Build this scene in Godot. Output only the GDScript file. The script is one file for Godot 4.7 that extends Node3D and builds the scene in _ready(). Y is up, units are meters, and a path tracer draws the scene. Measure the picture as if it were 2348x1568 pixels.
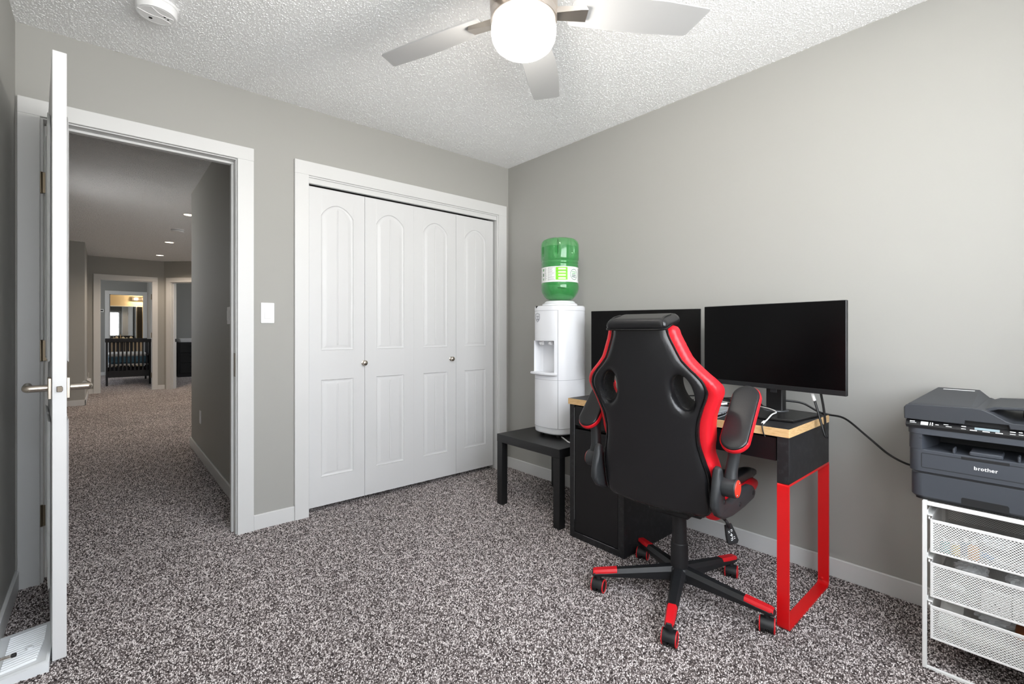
extends Node3D
# Spare bedroom used as an office: desk, gaming chair and printer by a grey wall, open door to a long carpeted hall.
# World: x = 0 is the right wall, z = 0 the wall with the closet and the door, y up, metres.

const CEIL := 2.44
var M := {}
var used := {}

# ------------------------------------------------------------------ camera, sky, lights
func set_view() -> void:
	var cam := Camera3D.new()
	cam.name = "camera"
	cam.projection = Camera3D.PROJECTION_FRUSTUM
	cam.near = 0.05
	cam.far = 100.0
	cam.size = 2.0 * cam.near * 784.0 / 1073.96
	cam.frustum_offset = Vector2(0, -25.2 / 1073.96 * cam.near)
	cam.position = Vector3(-2.49507, 1.11078, 2.91620)
	cam.rotation.y = -deg_to_rad(41.0138)
	cam.current = true
	add_child(cam)
	var we := WorldEnvironment.new()
	we.name = "world_environment"
	var e := Environment.new()
	e.background_mode = Environment.BG_SKY
	var sm := ProceduralSkyMaterial.new()
	sm.sky_top_color = Color(0.84, 0.89, 0.96)
	sm.sky_horizon_color = Color(0.97, 0.97, 0.98)
	sm.ground_horizon_color = Color(0.96, 0.96, 0.95)
	sm.ground_bottom_color = Color(0.93, 0.93, 0.92)
	sm.sky_energy_multiplier = 1.0
	sm.ground_energy_multiplier = 1.0
	var sky := Sky.new()
	sky.sky_material = sm
	e.sky = sky
	e.background_energy_multiplier = 6.0
	e.tonemap_mode = Environment.TONE_MAPPER_LINEAR
	e.tonemap_exposure = 1.01
	e.sdfgi_enabled = true
	e.ssao_enabled = true
	e.ssil_enabled = true
	we.environment = e
	add_child(we)
	# daylight that enters through the window behind the camera, and through the windows of the two far bedrooms
	daylight("window_daylight", Vector3(-1.64, 1.565, 3.40), Vector3(0, 0, 0), Vector2(2.0, 1.36), 4.6)
	daylight("landing_window_daylight", Vector3(0.97, 1.5, -4.05), Vector3(0, 90, 0), Vector2(0.68, 1.16), 0.7)
	daylight("hall_window_daylight", Vector3(-3.05, 1.7, -2.8), Vector3(0, -90, 0), Vector2(0.56, 0.76), 0.06)
	daylight("far_window_daylight", Vector3(-4.44, 1.45, -10.6), Vector3(0, -90, 0), Vector2(1.2, 1.2), 1.6)
	daylight("side_window_daylight", Vector3(1.95, 1.45, -9.6), Vector3(0, 90, 0), Vector2(1.2, 1.2), 1.6)

func daylight(called: String, at: Vector3, turn: Vector3, size: Vector2, energy: float) -> void:
	var a := AreaLight3D.new()
	a.name = called
	a.position = at
	a.rotation_degrees = turn
	a.area_size = size
	a.light_color = Color(0.985, 0.993, 0.995)
	a.light_energy = energy
	a.shadow_enabled = true
	a.set("area_range", 30.0)
	add_child(a)

func bulb(called: String, at: Vector3, energy: float, size: float, col: Color) -> void:
	var l := OmniLight3D.new()
	l.name = called
	l.position = at
	l.light_energy = energy
	l.light_size = size
	l.light_color = col
	l.omni_range = 20.0
	l.omni_attenuation = 2.0
	l.shadow_enabled = true
	add_child(l)

# ------------------------------------------------------------------ mesh builder
class B:
	var v := PackedVector3Array()      # three corners a triangle, anticlockwise from outside
	var uv := PackedVector2Array()
	var xf := Transform3D()

	func tri(a: Vector3, b: Vector3, c: Vector3, ua := Vector2.ZERO, ub := Vector2.ZERO, uc := Vector2.ZERO) -> void:
		v.append(xf * a); v.append(xf * b); v.append(xf * c)
		uv.append(ua); uv.append(ub); uv.append(uc)

	func quad(a: Vector3, b: Vector3, c: Vector3, d: Vector3) -> void:
		tri(a, b, c); tri(a, c, d)

	func slab_uv(lo: Vector3, hi: Vector3, up: bool, metres: float) -> B:   # a slab whose upper or lower face carries a texture laid out in metres
		box(lo, hi)
		for i in v.size():
			uv[i] = Vector2(v[i].x, v[i].z) / metres
		return self

	func quad_uv(a: Vector3, b: Vector3, c: Vector3, d: Vector3) -> void:   # a lower left, b lower right, c upper right, d upper left
		tri(a, b, c, Vector2(0, 1), Vector2(1, 1), Vector2(1, 0))
		tri(a, c, d, Vector2(0, 1), Vector2(1, 0), Vector2(0, 0))

	func outward(from: int) -> B:      # turns what was added since then inside out if its volume is negative
		var vol := 0.0
		if from >= v.size():
			return self
		var o := v[from]
		for i in range(from, v.size(), 3):
			vol += (v[i] - o).dot((v[i + 1] - o).cross(v[i + 2] - o))
		if vol < 0.0:
			for i in range(from, v.size(), 3):
				var t := v[i + 1]; v[i + 1] = v[i + 2]; v[i + 2] = t
				var u := uv[i + 1]; uv[i + 1] = uv[i + 2]; uv[i + 2] = u
		return self

	func box(lo: Vector3, hi: Vector3, bev := 0.0) -> B:
		var n := v.size()
		var c := (lo + hi) / 2.0
		var h := (hi - lo).abs() / 2.0
		bev = minf(bev, minf(h.x, minf(h.y, h.z)) * 0.98)
		var pt := func(sx: int, sy: int, sz: int, a: int) -> Vector3:
			var e := h - Vector3(bev, bev, bev)
			e[a] = h[a]
			return c + Vector3(sx * e.x, sy * e.y, sz * e.z)
		for a in 3:
			var b := (a + 1) % 3
			var d := (a + 2) % 3
			for s in [-1, 1]:
				var q := []
				for k in [[-1, -1], [1, -1], [1, 1], [-1, 1]]:
					var g := [0, 0, 0]
					g[a] = s; g[b] = k[0]; g[d] = k[1]
					q.append(pt.call(g[0], g[1], g[2], a))
				if s > 0: quad(q[0], q[1], q[2], q[3])
				else: quad(q[3], q[2], q[1], q[0])
		if bev > 0.0:
			for a in 3:                # the edges along axis a
				var b := (a + 1) % 3
				var d := (a + 2) % 3
				for sb in [-1, 1]:
					for sd in [-1, 1]:
						var g0 := [0, 0, 0]
						g0[a] = -1; g0[b] = sb; g0[d] = sd
						var g1 := g0.duplicate()
						g1[a] = 1
						var p0: Vector3 = pt.call(g0[0], g0[1], g0[2], b)
						var p1: Vector3 = pt.call(g1[0], g1[1], g1[2], b)
						var p2: Vector3 = pt.call(g1[0], g1[1], g1[2], d)
						var p3: Vector3 = pt.call(g0[0], g0[1], g0[2], d)
						if sb * sd < 0: quad(p0, p1, p2, p3)
						else: quad(p3, p2, p1, p0)
			for sx in [-1, 1]:
				for sy in [-1, 1]:
					for sz in [-1, 1]:
						var p0: Vector3 = pt.call(sx, sy, sz, 0)
						var p1: Vector3 = pt.call(sx, sy, sz, 1)
						var p2: Vector3 = pt.call(sx, sy, sz, 2)
						if sx * sy * sz > 0: tri(p0, p1, p2)
						else: tri(p0, p2, p1)
		return outward(n)

	func loft(rings: Array, cap_first := true, cap_last := true, closed := true) -> B:
		var n := v.size()
		for i in rings.size() - 1:
			var r0: PackedVector3Array = rings[i]
			var r1: PackedVector3Array = rings[i + 1]
			var m := r0.size()
			for k in (m if closed else m - 1):
				var j := (k + 1) % m
				quad(r0[k], r0[j], r1[j], r1[k])
		if cap_first: _cap(rings[0], true)
		if cap_last: _cap(rings[-1], false)
		return outward(n)

	func _cap(r: PackedVector3Array, flip: bool) -> void:
		var c := Vector3.ZERO
		for p in r: c += p
		c /= r.size()
		for k in r.size():
			var a := r[k]
			var b := r[(k + 1) % r.size()]
			if flip: tri(c, b, a)
			else: tri(c, a, b)

	func lathe(profile: Array, seg := 32, kx := 1.0, kz := 1.0, power := 2.0) -> B:   # profile of (radius, height), round y; power > 2 squares the plan
		var rings := []
		for p in profile:
			var r := PackedVector3Array()
			for k in seg:
				var a := TAU * k / seg
				var s := 1.0
				if power != 2.0:
					s = pow(pow(absf(cos(a)), power) + pow(absf(sin(a)), power), -1.0 / power)
				r.append(Vector3(cos(a) * s * p[0] * kx, p[1], sin(a) * s * p[0] * kz))
			rings.append(r)
		return loft(rings, absf(profile[0][0]) > 1e-5, absf(profile[-1][0]) > 1e-5)

	func cyl(a: Vector3, b: Vector3, r: float, seg := 20, bev := 0.0, r2 := -1.0) -> B:
		if r2 < 0.0: r2 = r
		var d := (b - a).normalized()
		if bev <= 0.0:
			return tube([a, b], [r, r2], seg)
		return tube([a, a + d * bev, b - d * bev, b], [r - bev, r, r2, r2 - bev], seg)

	func tube(pts: Array, rad, sides := 8) -> B:
		var n := pts.size()
		var rings := []
		var side := Vector3.ZERO
		for i in n:
			var t: Vector3 = (pts[mini(i + 1, n - 1)] - pts[maxi(i - 1, 0)]).normalized()
			if side == Vector3.ZERO:
				side = t.cross(Vector3.UP if absf(t.y) < 0.9 else Vector3.RIGHT).normalized()
			else:
				side = (side - t * side.dot(t)).normalized()
			var up := side.cross(t)
			var r: float = rad[i] if rad is Array else rad
			var ring := PackedVector3Array()
			for k in sides:
				var a := TAU * k / sides
				ring.append(pts[i] + (side * cos(a) + up * sin(a)) * r)
			rings.append(ring)
		return loft(rings)

	func strip(pts: Array, across: Vector3, wide: float, thick: float, shut := false) -> B:   # flat bar bent along a path
		var n := pts.size()
		var rings := []
		for i in n:
			var nx: Vector3 = pts[(i + 1) % n] if shut or i + 1 < n else pts[i]
			var pv: Vector3 = pts[(i - 1 + n) % n] if shut or i > 0 else pts[i]
			var nn := across.cross((nx - pv).normalized()).normalized()
			var p: Vector3 = pts[i]
			var w := across * wide / 2.0
			var t := nn * thick / 2.0
			rings.append(PackedVector3Array([p - w - t, p + w - t, p + w + t, p - w + t]))
		if shut: rings.append(rings[0])
		return loft(rings, not shut, not shut)

	static func inset(poly: PackedVector2Array, d: float) -> PackedVector2Array:
		var out := PackedVector2Array()
		var n := poly.size()
		var s := 1.0 if Geometry2D.is_polygon_clockwise(poly) else -1.0
		for i in n:
			var e0 := (poly[i] - poly[(i - 1 + n) % n]).normalized()
			var e1 := (poly[(i + 1) % n] - poly[i]).normalized()
			var n0 := Vector2(e0.y, -e0.x) * s
			var n1 := Vector2(e1.y, -e1.x) * s
			var m := n0 + n1
			var k := maxf(m.dot(n0), 0.35)
			out.append(poly[i] + m / k * d)
		return out

	func prism(poly: PackedVector2Array, z0: float, z1: float, bev := 0.0) -> B:   # outline in x, y; along z
		var n := v.size()
		var small := poly if bev <= 0.0 else B.inset(poly, bev)
		if bev > 0.0:   # either sense of inset: take the smaller one
			if _area(small) > _area(poly): small = B.inset(poly, -bev)
		var lv := [[small, z0], [poly, z0 + bev], [poly, z1 - bev], [small, z1]] if bev > 0.0 else [[poly, z0], [poly, z1]]
		var m := poly.size()
		var cw := Geometry2D.is_polygon_clockwise(poly)
		for i in lv.size() - 1:
			for k in m:
				var j := (k + 1) % m
				var a: Vector2 = lv[i][0][k]
				var b: Vector2 = lv[i][0][j]
				var c: Vector2 = lv[i + 1][0][j]
				var d: Vector2 = lv[i + 1][0][k]
				quad(Vector3(a.x, a.y, lv[i][1]), Vector3(b.x, b.y, lv[i][1]), Vector3(c.x, c.y, lv[i + 1][1]), Vector3(d.x, d.y, lv[i + 1][1]))
		var side_sign := _vol(n)
		var idx := Geometry2D.triangulate_polygon(small)
		for e in [0, 1]:
			var z: float = lv[0][1] if e == 0 else lv[-1][1]
			var want := Vector3(0, 0, -1.0 if e == 0 else 1.0)
			for i in range(0, idx.size(), 3):
				var a := Vector3(small[idx[i]].x, small[idx[i]].y, z)
				var b := Vector3(small[idx[i + 1]].x, small[idx[i + 1]].y, z)
				var c := Vector3(small[idx[i + 2]].x, small[idx[i + 2]].y, z)
				var up := (b - a).cross(c - a).dot(want) > 0.0
				if up != cw: tri(a, b, c)
				else: tri(a, c, b)
		return outward(n)

	func _vol(_n: int) -> float:
		return 0.0

	static func _area(poly: PackedVector2Array) -> float:
		var s := 0.0
		for i in poly.size():
			s += poly[i].cross(poly[(i + 1) % poly.size()])
		return absf(s)

	func nets(f: Callable, lo: Vector3, hi: Vector3, h: float) -> B:   # skin of a signed distance
		var start := v.size()
		var nx := int(ceil((hi.x - lo.x) / h)) + 1
		var ny := int(ceil((hi.y - lo.y) / h)) + 1
		var nz := int(ceil((hi.z - lo.z) / h)) + 1
		var g := PackedFloat32Array()
		g.resize(nx * ny * nz)
		var i := 0
		for z in nz:
			for y in ny:
				for x in nx:
					g[i] = f.call(lo + Vector3(x, y, z) * h)
					i += 1
		var at := {}
		var off := [0, 1, nx, nx + 1, nx * ny, nx * ny + 1, nx * ny + nx, nx * ny + nx + 1]
		for z in nz - 1:
			for y in ny - 1:
				for x in nx - 1:
					var b := x + nx * (y + ny * z)
					var s0 := g[b] < 0.0
					var same := true
					for k in range(1, 8):
						if (g[b + off[k]] < 0.0) != s0:
							same = false
							break
					if same: continue
					var sum := Vector3.ZERO
					var cnt := 0
					for e in [[0, 1], [2, 3], [4, 5], [6, 7], [0, 2], [1, 3], [4, 6], [5, 7], [0, 4], [1, 5], [2, 6], [3, 7]]:
						var ga := g[b + off[e[0]]]
						var gb := g[b + off[e[1]]]
						if (ga < 0.0) == (gb < 0.0): continue
						var t := ga / (ga - gb)
						var pa := Vector3(e[0] & 1, (e[0] >> 1) & 1, e[0] >> 2)
						var pb := Vector3(e[1] & 1, (e[1] >> 1) & 1, e[1] >> 2)
						sum += pa.lerp(pb, t)
						cnt += 1
					at[b] = lo + (Vector3(x, y, z) + sum / cnt) * h
		var step := [1, nx, nx * ny]
		for b in at.keys():
			for a in 3:
				var q: int = b + step[a]
				if q >= g.size() or (g[b] < 0.0) == (g[q] < 0.0): continue
				var u: int = step[(a + 1) % 3]
				var w: int = step[(a + 2) % 3]
				if not (at.has(b - u) and at.has(b - w) and at.has(b - u - w)): continue
				if g[b] < 0.0: quad(at[b - u - w], at[b - w], at[b], at[b - u])
				else: quad(at[b - u - w], at[b - u], at[b], at[b - w])
		return outward(start)

	func mesh(angle := 38.0) -> ArrayMesh:
		var nf := v.size() / 3
		var fn := PackedVector3Array()
		var unit := PackedVector3Array()
		var share := {}
		for i in nf:
			var n := (v[i * 3 + 1] - v[i * 3]).cross(v[i * 3 + 2] - v[i * 3])
			fn.append(n)
			unit.append(n.normalized())
			for k in 3:
				var key := Vector3i((v[i * 3 + k] * 20000.0).round())
				if share.has(key): share[key].append(i)
				else: share[key] = PackedInt32Array([i])
		var limit := cos(deg_to_rad(angle))
		var pos := PackedVector3Array()
		var nor := PackedVector3Array()
		var tex := PackedVector2Array()
		for i in nf:
			if fn[i].length_squared() < 1e-20: continue
			for k in [0, 2, 1]:        # Godot's front faces run clockwise
				var p := v[i * 3 + k]
				var s := Vector3.ZERO
				for j in share[Vector3i((p * 20000.0).round())]:
					if unit[i].dot(unit[j]) >= limit: s += fn[j]
				pos.append(p)
				nor.append(s.normalized())
				tex.append(uv[i * 3 + k])
		var arr := []
		arr.resize(Mesh.ARRAY_MAX)
		arr[Mesh.ARRAY_VERTEX] = pos
		arr[Mesh.ARRAY_NORMAL] = nor
		arr[Mesh.ARRAY_TEX_UV] = tex
		var m := ArrayMesh.new()
		if pos.size(): m.add_surface_from_arrays(Mesh.PRIMITIVE_TRIANGLES, arr)
		return m

# ------------------------------------------------------------------ naming and tagging
func numbered(called: String) -> String:
	var n: int = used.get(called, 0)
	used[called] = n + 1
	return called if n == 0 else "%s_%03d" % [called, n]

func tag(o: Node, label: String, category := "", group := "", kind := "") -> Node:
	if label: o.set_meta("label", label)
	if category: o.set_meta("category", category)
	if group: o.set_meta("group", group)
	if kind: o.set_meta("kind", kind)
	return o

func thing(called: String, label: String, category: String, at := Vector3.ZERO, group := "", kind := "") -> Node3D:
	var o := Node3D.new()
	o.name = numbered(called)
	o.position = at
	add_child(o)
	tag(o, label, category, group, kind)
	return o

func put(called: String, b: B, m: Material, parent: Node = null, angle := 38.0) -> MeshInstance3D:
	var o := MeshInstance3D.new()
	o.mesh = b.mesh(angle)
	o.material_override = m
	o.cast_shadow = GeometryInstance3D.SHADOW_CASTING_SETTING_ON
	if parent:
		var n := called
		var k := 1
		while parent.has_node(n):
			n = "%s_%03d" % [called, k]
			k += 1
		o.name = n
		parent.add_child(o)
	else:
		o.name = numbered(called)
		add_child(o)
	return o

func struct(called: String, b: B, m: Material, label: String, category: String) -> MeshInstance3D:
	var o := put(called, b, m)
	tag(o, label, category, "", "structure")
	return o

func smax(a: float, b: float, k: float) -> float:
	var h := maxf(k - absf(a - b), 0.0) / k
	return maxf(a, b) + h * h * k * 0.25

func smin(a: float, b: float, k: float) -> float:
	return -smax(-a, -b, k)

func curve(table: Array, t: float) -> float:   # smooth look-up in [[t, value], ...]
	if t <= table[0][0]: return table[0][1]
	for i in table.size() - 1:
		if t <= table[i + 1][0]:
			var p0: float = table[maxi(i - 1, 0)][1]
			var p1: float = table[i][1]
			var p2: float = table[i + 1][1]
			var p3: float = table[mini(i + 2, table.size() - 1)][1]
			return cubic_interpolate(p1, p2, p0, p3, (t - table[i][0]) / (table[i + 1][0] - table[i][0]))
	return table[-1][1]

func spline(pts: Array, per := 6) -> Array:
	var c := Curve3D.new()
	for i in pts.size():
		var d: Vector3 = (pts[mini(i + 1, pts.size() - 1)] - pts[maxi(i - 1, 0)]) / 6.0
		c.add_point(pts[i], -d, d)
	var out := []
	for i in pts.size() - 1:
		for k in per:
			out.append(c.sample(i, float(k) / per))
	out.append(pts[-1])
	return out

func round_rect(x0: float, y0: float, x1: float, y1: float, r: float, n := 5) -> PackedVector2Array:
	var out := PackedVector2Array()
	var c := [[x1 - r, y0 + r, -90], [x1 - r, y1 - r, 0], [x0 + r, y1 - r, 90], [x0 + r, y0 + r, 180]]
	for q in c:
		for k in n + 1:
			var a := deg_to_rad(q[2] + 90.0 * k / n)
			out.append(Vector2(q[0] + r * cos(a), q[1] + r * sin(a)))
	return out

# ------------------------------------------------------------------ materials
func mat(called: String, col: Color, rough := 0.5, metal := 0.0, spec := 0.5) -> StandardMaterial3D:
	var m := StandardMaterial3D.new()
	m.resource_name = called
	m.albedo_color = col
	m.roughness = rough
	m.metallic = metal
	m.metallic_specular = spec
	M[called] = m
	return m

func c8(r: int, g: int, b: int) -> Color:
	return Color(r / 255.0, g / 255.0, b / 255.0)

func noise(kind: int, freq: float, octaves := 3, sd := 7) -> FastNoiseLite:
	var n := FastNoiseLite.new()
	n.noise_type = kind
	n.frequency = freq
	n.seed = sd
	n.fractal_octaves = octaves
	return n

func noise_tex(n: FastNoiseLite, size := 512, ramp: Gradient = null) -> NoiseTexture2D:
	var t := NoiseTexture2D.new()
	t.width = size
	t.height = size
	t.seamless = true
	t.seamless_blend_skirt = 0.15
	t.noise = n
	if ramp: t.color_ramp = ramp
	return t

func ramp(stops: Array) -> Gradient:
	var g := Gradient.new()
	var off := PackedFloat32Array()
	var cols := PackedColorArray()
	for s in stops:
		off.append(s[0])
		cols.append(s[1])
	g.offsets = off
	g.colors = cols
	return g

func relief(m: StandardMaterial3D, tex: Texture2D, cm: float, scale: Vector3) -> void:
	m.heightmap_enabled = true
	m.heightmap_texture = tex
	m.heightmap_scale = cm
	if scale == Vector3.ZERO: return     # laid out by its own coordinates
	m.uv1_triplanar = true
	m.uv1_world_triplanar = true
	m.uv1_scale = scale

func make_materials() -> void:
	mat("wall_paint", c8(171, 170, 165), 0.62)
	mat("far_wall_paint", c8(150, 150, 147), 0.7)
	mat("bath_paint", c8(214, 200, 172), 0.7)
	mat("ceiling_stipple", c8(241, 241, 241), 0.45)
	mat("trim_white", c8(222, 222, 221), 0.38)
	mat("door_white", c8(222, 222, 222), 0.42)
	# carpet: backing under a real pile whose stubs carry their yarn tone
	mat("carpet_backing", c8(110, 102, 101), 1.0, 0.0, 0.1)
	var cp := mat("carpet", Color.WHITE, 0.9, 0.0, 0.2)
	cp.vertex_color_use_as_albedo = true
	# leather and cloth
	var crease := noise_tex(noise(FastNoiseLite.TYPE_CELLULAR, 0.06, 2, 4), 512)
	var lb := mat("black_leather", c8(24, 24, 26), 0.30)
	relief(lb, crease, 0.014, Vector3.ONE * 7.0)
	var lr := mat("red_leather", c8(222, 24, 38), 0.40)
	relief(lr, crease, 0.02, Vector3.ONE * 7.0)
	mat("piping", c8(14, 14, 15), 0.22)
	mat("red_piping", c8(205, 40, 44), 0.4)
	var ms := mat("hole_mesh", c8(22, 22, 24), 0.7)
	relief(ms, noise_tex(noise(FastNoiseLite.TYPE_CELLULAR, 0.12, 1, 9), 256), 0.25, Vector3.ONE * 10.0)
	mat("black_plastic", c8(30, 31, 33), 0.42)
	mat("dark_plastic", c8(20, 20, 22), 0.5)
	mat("arm_plastic", c8(44, 46, 48), 0.5)
	mat("red_plastic", c8(214, 26, 36), 0.42)
	mat("orange_red", c8(224, 62, 44), 0.4)
	mat("gas_sleeve", c8(26, 26, 28), 0.5)
	# desk
	var scuff := noise_tex(noise(FastNoiseLite.TYPE_SIMPLEX, 0.02, 5, 8), 512, ramp([[0.0, c8(28, 28, 30)], [0.62, c8(33, 33, 35)], [0.78, c8(48, 48, 50)], [0.84, c8(34, 34, 36)], [1.0, c8(38, 38, 40)]]))
	var bl := mat("black_laminate", Color.WHITE, 0.46)
	bl.albedo_texture = scuff
	bl.uv1_triplanar = true
	bl.uv1_world_triplanar = true
	bl.uv1_scale = Vector3.ONE * 2.0
	mat("black_drawer", c8(20, 20, 22), 0.30)
	mat("chipped_edge", c8(150, 150, 152), 0.7)
	var wood := noise(FastNoiseLite.TYPE_SIMPLEX, 0.02, 4, 17)
	var we := mat("oak_edge", Color.WHITE, 0.5)
	we.albedo_texture = noise_tex(wood, 512, ramp([[0.0, c8(196, 150, 96)], [0.45, c8(224, 184, 130)], [0.6, c8(236, 203, 152)], [1.0, c8(212, 168, 112)]]))
	we.uv1_triplanar = true
	we.uv1_world_triplanar = true
	we.uv1_scale = Vector3(1.6, 38.0, 1.6)
	mat("red_steel", c8(222, 20, 24), 0.32)
	mat("table_black", c8(27, 27, 28), 0.42)
	# screens, printer
	mat("bezel", c8(26, 27, 29), 0.45)
	mat("screen_off", c8(5, 5, 6), 0.28, 0.0, 0.35)
	mat("stand_black", c8(19, 19, 20), 0.4)
	mat("badge", c8(70, 72, 76), 0.35)
	mat("printer_grey", c8(66, 70, 77), 0.5)
	mat("printer_dark", c8(54, 57, 62), 0.5)
	mat("printer_panel", c8(22, 22, 24), 0.35)
	mat("printer_hollow", c8(26, 27, 29), 0.6)
	mat("printer_lines", c8(34, 36, 40), 0.6)
	mat("print_white", c8(236, 236, 236), 0.5)
	mat("lcd", c8(214, 216, 212), 0.3)
	mat("lcd_blue", c8(140, 158, 164), 0.3)
	# white things
	mat("cooler_white", c8(236, 238, 242), 0.28)
	mat("cooler_seam", c8(150, 153, 158), 0.5)
	mat("cooler_mark", c8(140, 142, 146), 0.5)
	mat("white_plastic", c8(240, 240, 240), 0.35)
	mat("white_steel", c8(240, 240, 238), 0.35)
	mat("vent_plastic", c8(238, 241, 243), 0.3)
	var pet := mat("bottle_green", Color(0.24, 0.66, 0.32, 0.46), 0.07)
	pet.transparency = BaseMaterial3D.TRANSPARENCY_ALPHA
	var wat := mat("water_green", Color(0.13, 0.52, 0.26, 0.42), 0.1)
	wat.transparency = BaseMaterial3D.TRANSPARENCY_ALPHA
	mat("nickel", c8(196, 186, 174), 0.27, 1.0)
	mat("dark_nickel", c8(112, 104, 94), 0.32, 1.0)
	mat("hinge_bronze", c8(128, 116, 98), 0.36, 1.0)
	mat("fan_blade", c8(172, 172, 172), 0.4)
	mat("fan_metal", c8(206, 197, 188), 0.36, 1.0)
	var gl := mat("lamp_glass", c8(255, 252, 246), 0.3)
	gl.emission_enabled = true
	gl.emission = Color(1.0, 0.98, 0.95)
	gl.emission_energy_multiplier = 1.6
	var dl := mat("downlight_glow", c8(255, 250, 240), 0.4)
	dl.emission_enabled = true
	dl.emission = Color(1.0, 0.93, 0.82)
	dl.emission_energy_multiplier = 5.0
	mat("slot_dark", c8(18, 18, 18), 0.7)
	mat("black_cable", c8(16, 16, 17), 0.4)
	mat("white_cable", c8(232, 232, 230), 0.4)
	mat("laptop_silver", c8(168, 172, 176), 0.38, 0.4)
	var pane := mat("window_glass", Color(0.95, 0.98, 1.0, 0.05), 0.0)
	pane.transparency = BaseMaterial3D.TRANSPARENCY_ALPHA
	mat("mirror", Color(0.93, 0.94, 0.94), 0.02, 1.0)
	mat("blind", c8(92, 92, 92), 0.8)
	mat("crib_black", c8(30, 30, 34), 0.5)
	mat("crib_sheet", c8(84, 120, 142), 0.85)
	mat("crib_white", c8(226, 228, 230), 0.85)
	mat("towel_dark", c8(32, 32, 34), 0.95)
	mat("cream_door", c8(236, 224, 196), 0.5)
	# thin things in the drawers
	var bag := mat("bag_plastic", Color(0.95, 0.96, 0.97, 0.8), 0.22)
	bag.transparency = BaseMaterial3D.TRANSPARENCY_ALPHA
	bag.backlight_enabled = true
	bag.backlight = Color(0.5, 0.5, 0.5)
	mat("card_brown", c8(146, 84, 46), 0.7)
	mat("paper", c8(236, 236, 232), 0.8)
	mat("teal", c8(60, 170, 168), 0.45)
	mat("yellow", c8(228, 196, 60), 0.45)
	mat("orange", c8(236, 160, 70), 0.45)
	mat("blue", c8(70, 150, 205), 0.4)
	# white wire mesh with round holes, far finer than a pixel across
	var im := Image.create(64, 64, false, Image.FORMAT_RGBA8)
	im.fill(Color(1, 1, 1, 1))
	for y in 64:
		for x in 64:
			for c in [Vector2(16, 16), Vector2(48, 48), Vector2(48, -16), Vector2(-16, 48), Vector2(80, 16), Vector2(16, 80), Vector2(80, 80)]:
				var d: Vector2 = (Vector2(x, y) - c) / Vector2(19.0, 14.5)
				if d.length() < 1.0: im.set_pixel(x, y, Color(1, 1, 1, 0))
	var pm := mat("perforated_steel", c8(240, 240, 238), 0.4)
	pm.albedo_texture = ImageTexture.create_from_image(im)
	pm.transparency = BaseMaterial3D.TRANSPARENCY_ALPHA_SCISSOR
	pm.alpha_scissor_threshold = 0.5
	pm.uv1_triplanar = true
	pm.uv1_world_triplanar = true
	pm.uv1_scale = Vector3.ONE * 125.0
	pm.cull_mode = BaseMaterial3D.CULL_DISABLED
	# the bottle's paper band: blocks of small print, a green panel, an oval emblem of strokes
	var lab := Image.create(1024, 128, false, Image.FORMAT_RGBA8)
	lab.fill(c8(244, 246, 244))
	var rng := RandomNumberGenerator.new()
	rng.seed = 5
	for rep in 2:
		var ox := rep * 512
		lab.fill_rect(Rect2i(ox + 6, 14, 22, 20), c8(120, 170, 120))
		lab.fill_rect(Rect2i(ox + 8, 52, 18, 26), c8(70, 120, 80))
		lab.fill_rect(Rect2i(ox + 8, 92, 20, 18), c8(150, 180, 150))
		for c in [[36, 70], [84, 148]]:
			for r in 11:
				lab.fill_rect(Rect2i(ox + c[0], 14 + r * 9, int((c[1] - c[0]) * rng.randf_range(0.55, 0.98)), 3), c8(140, 140, 142))
		for e in [[80, 8, 152, 10], [80, 112, 152, 114], [80, 8, 82, 114], [150, 8, 152, 114]]:
			lab.fill_rect(Rect2i(ox + e[0], e[1], e[2] - e[0], e[3] - e[1]), c8(90, 96, 96))
		lab.fill_rect(Rect2i(ox + 156, 6, 104, 106), c8(122, 214, 34))
		for r in 4:
			lab.fill_rect(Rect2i(ox + 178, 14 + r * 26, 66, 14), c8(224, 244, 190))
		lab.fill_rect(Rect2i(ox + 156, 38, 104, 3), c8(70, 150, 40))
		for k in 90:
			var a := TAU * k / 90.0
			lab.fill_rect(Rect2i(ox + 330 + int(cos(a) * 44), 62 + int(sin(a) * 44), 4, 4), c8(60, 120, 90))
		for r in 4:
			lab.fill_rect(Rect2i(ox + 304, 40 + r * 14, 52, 6), c8(50, 96, 84) if r > 1 else c8(120, 190, 130))
		for r in 9:
			lab.fill_rect(Rect2i(ox + 400, 16 + r * 11, int(rng.randf_range(50, 92)), 4), c8(150, 150, 152))
	mat("bottle_label", Color.WHITE, 0.5).albedo_texture = ImageTexture.create_from_image(lab)

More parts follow.
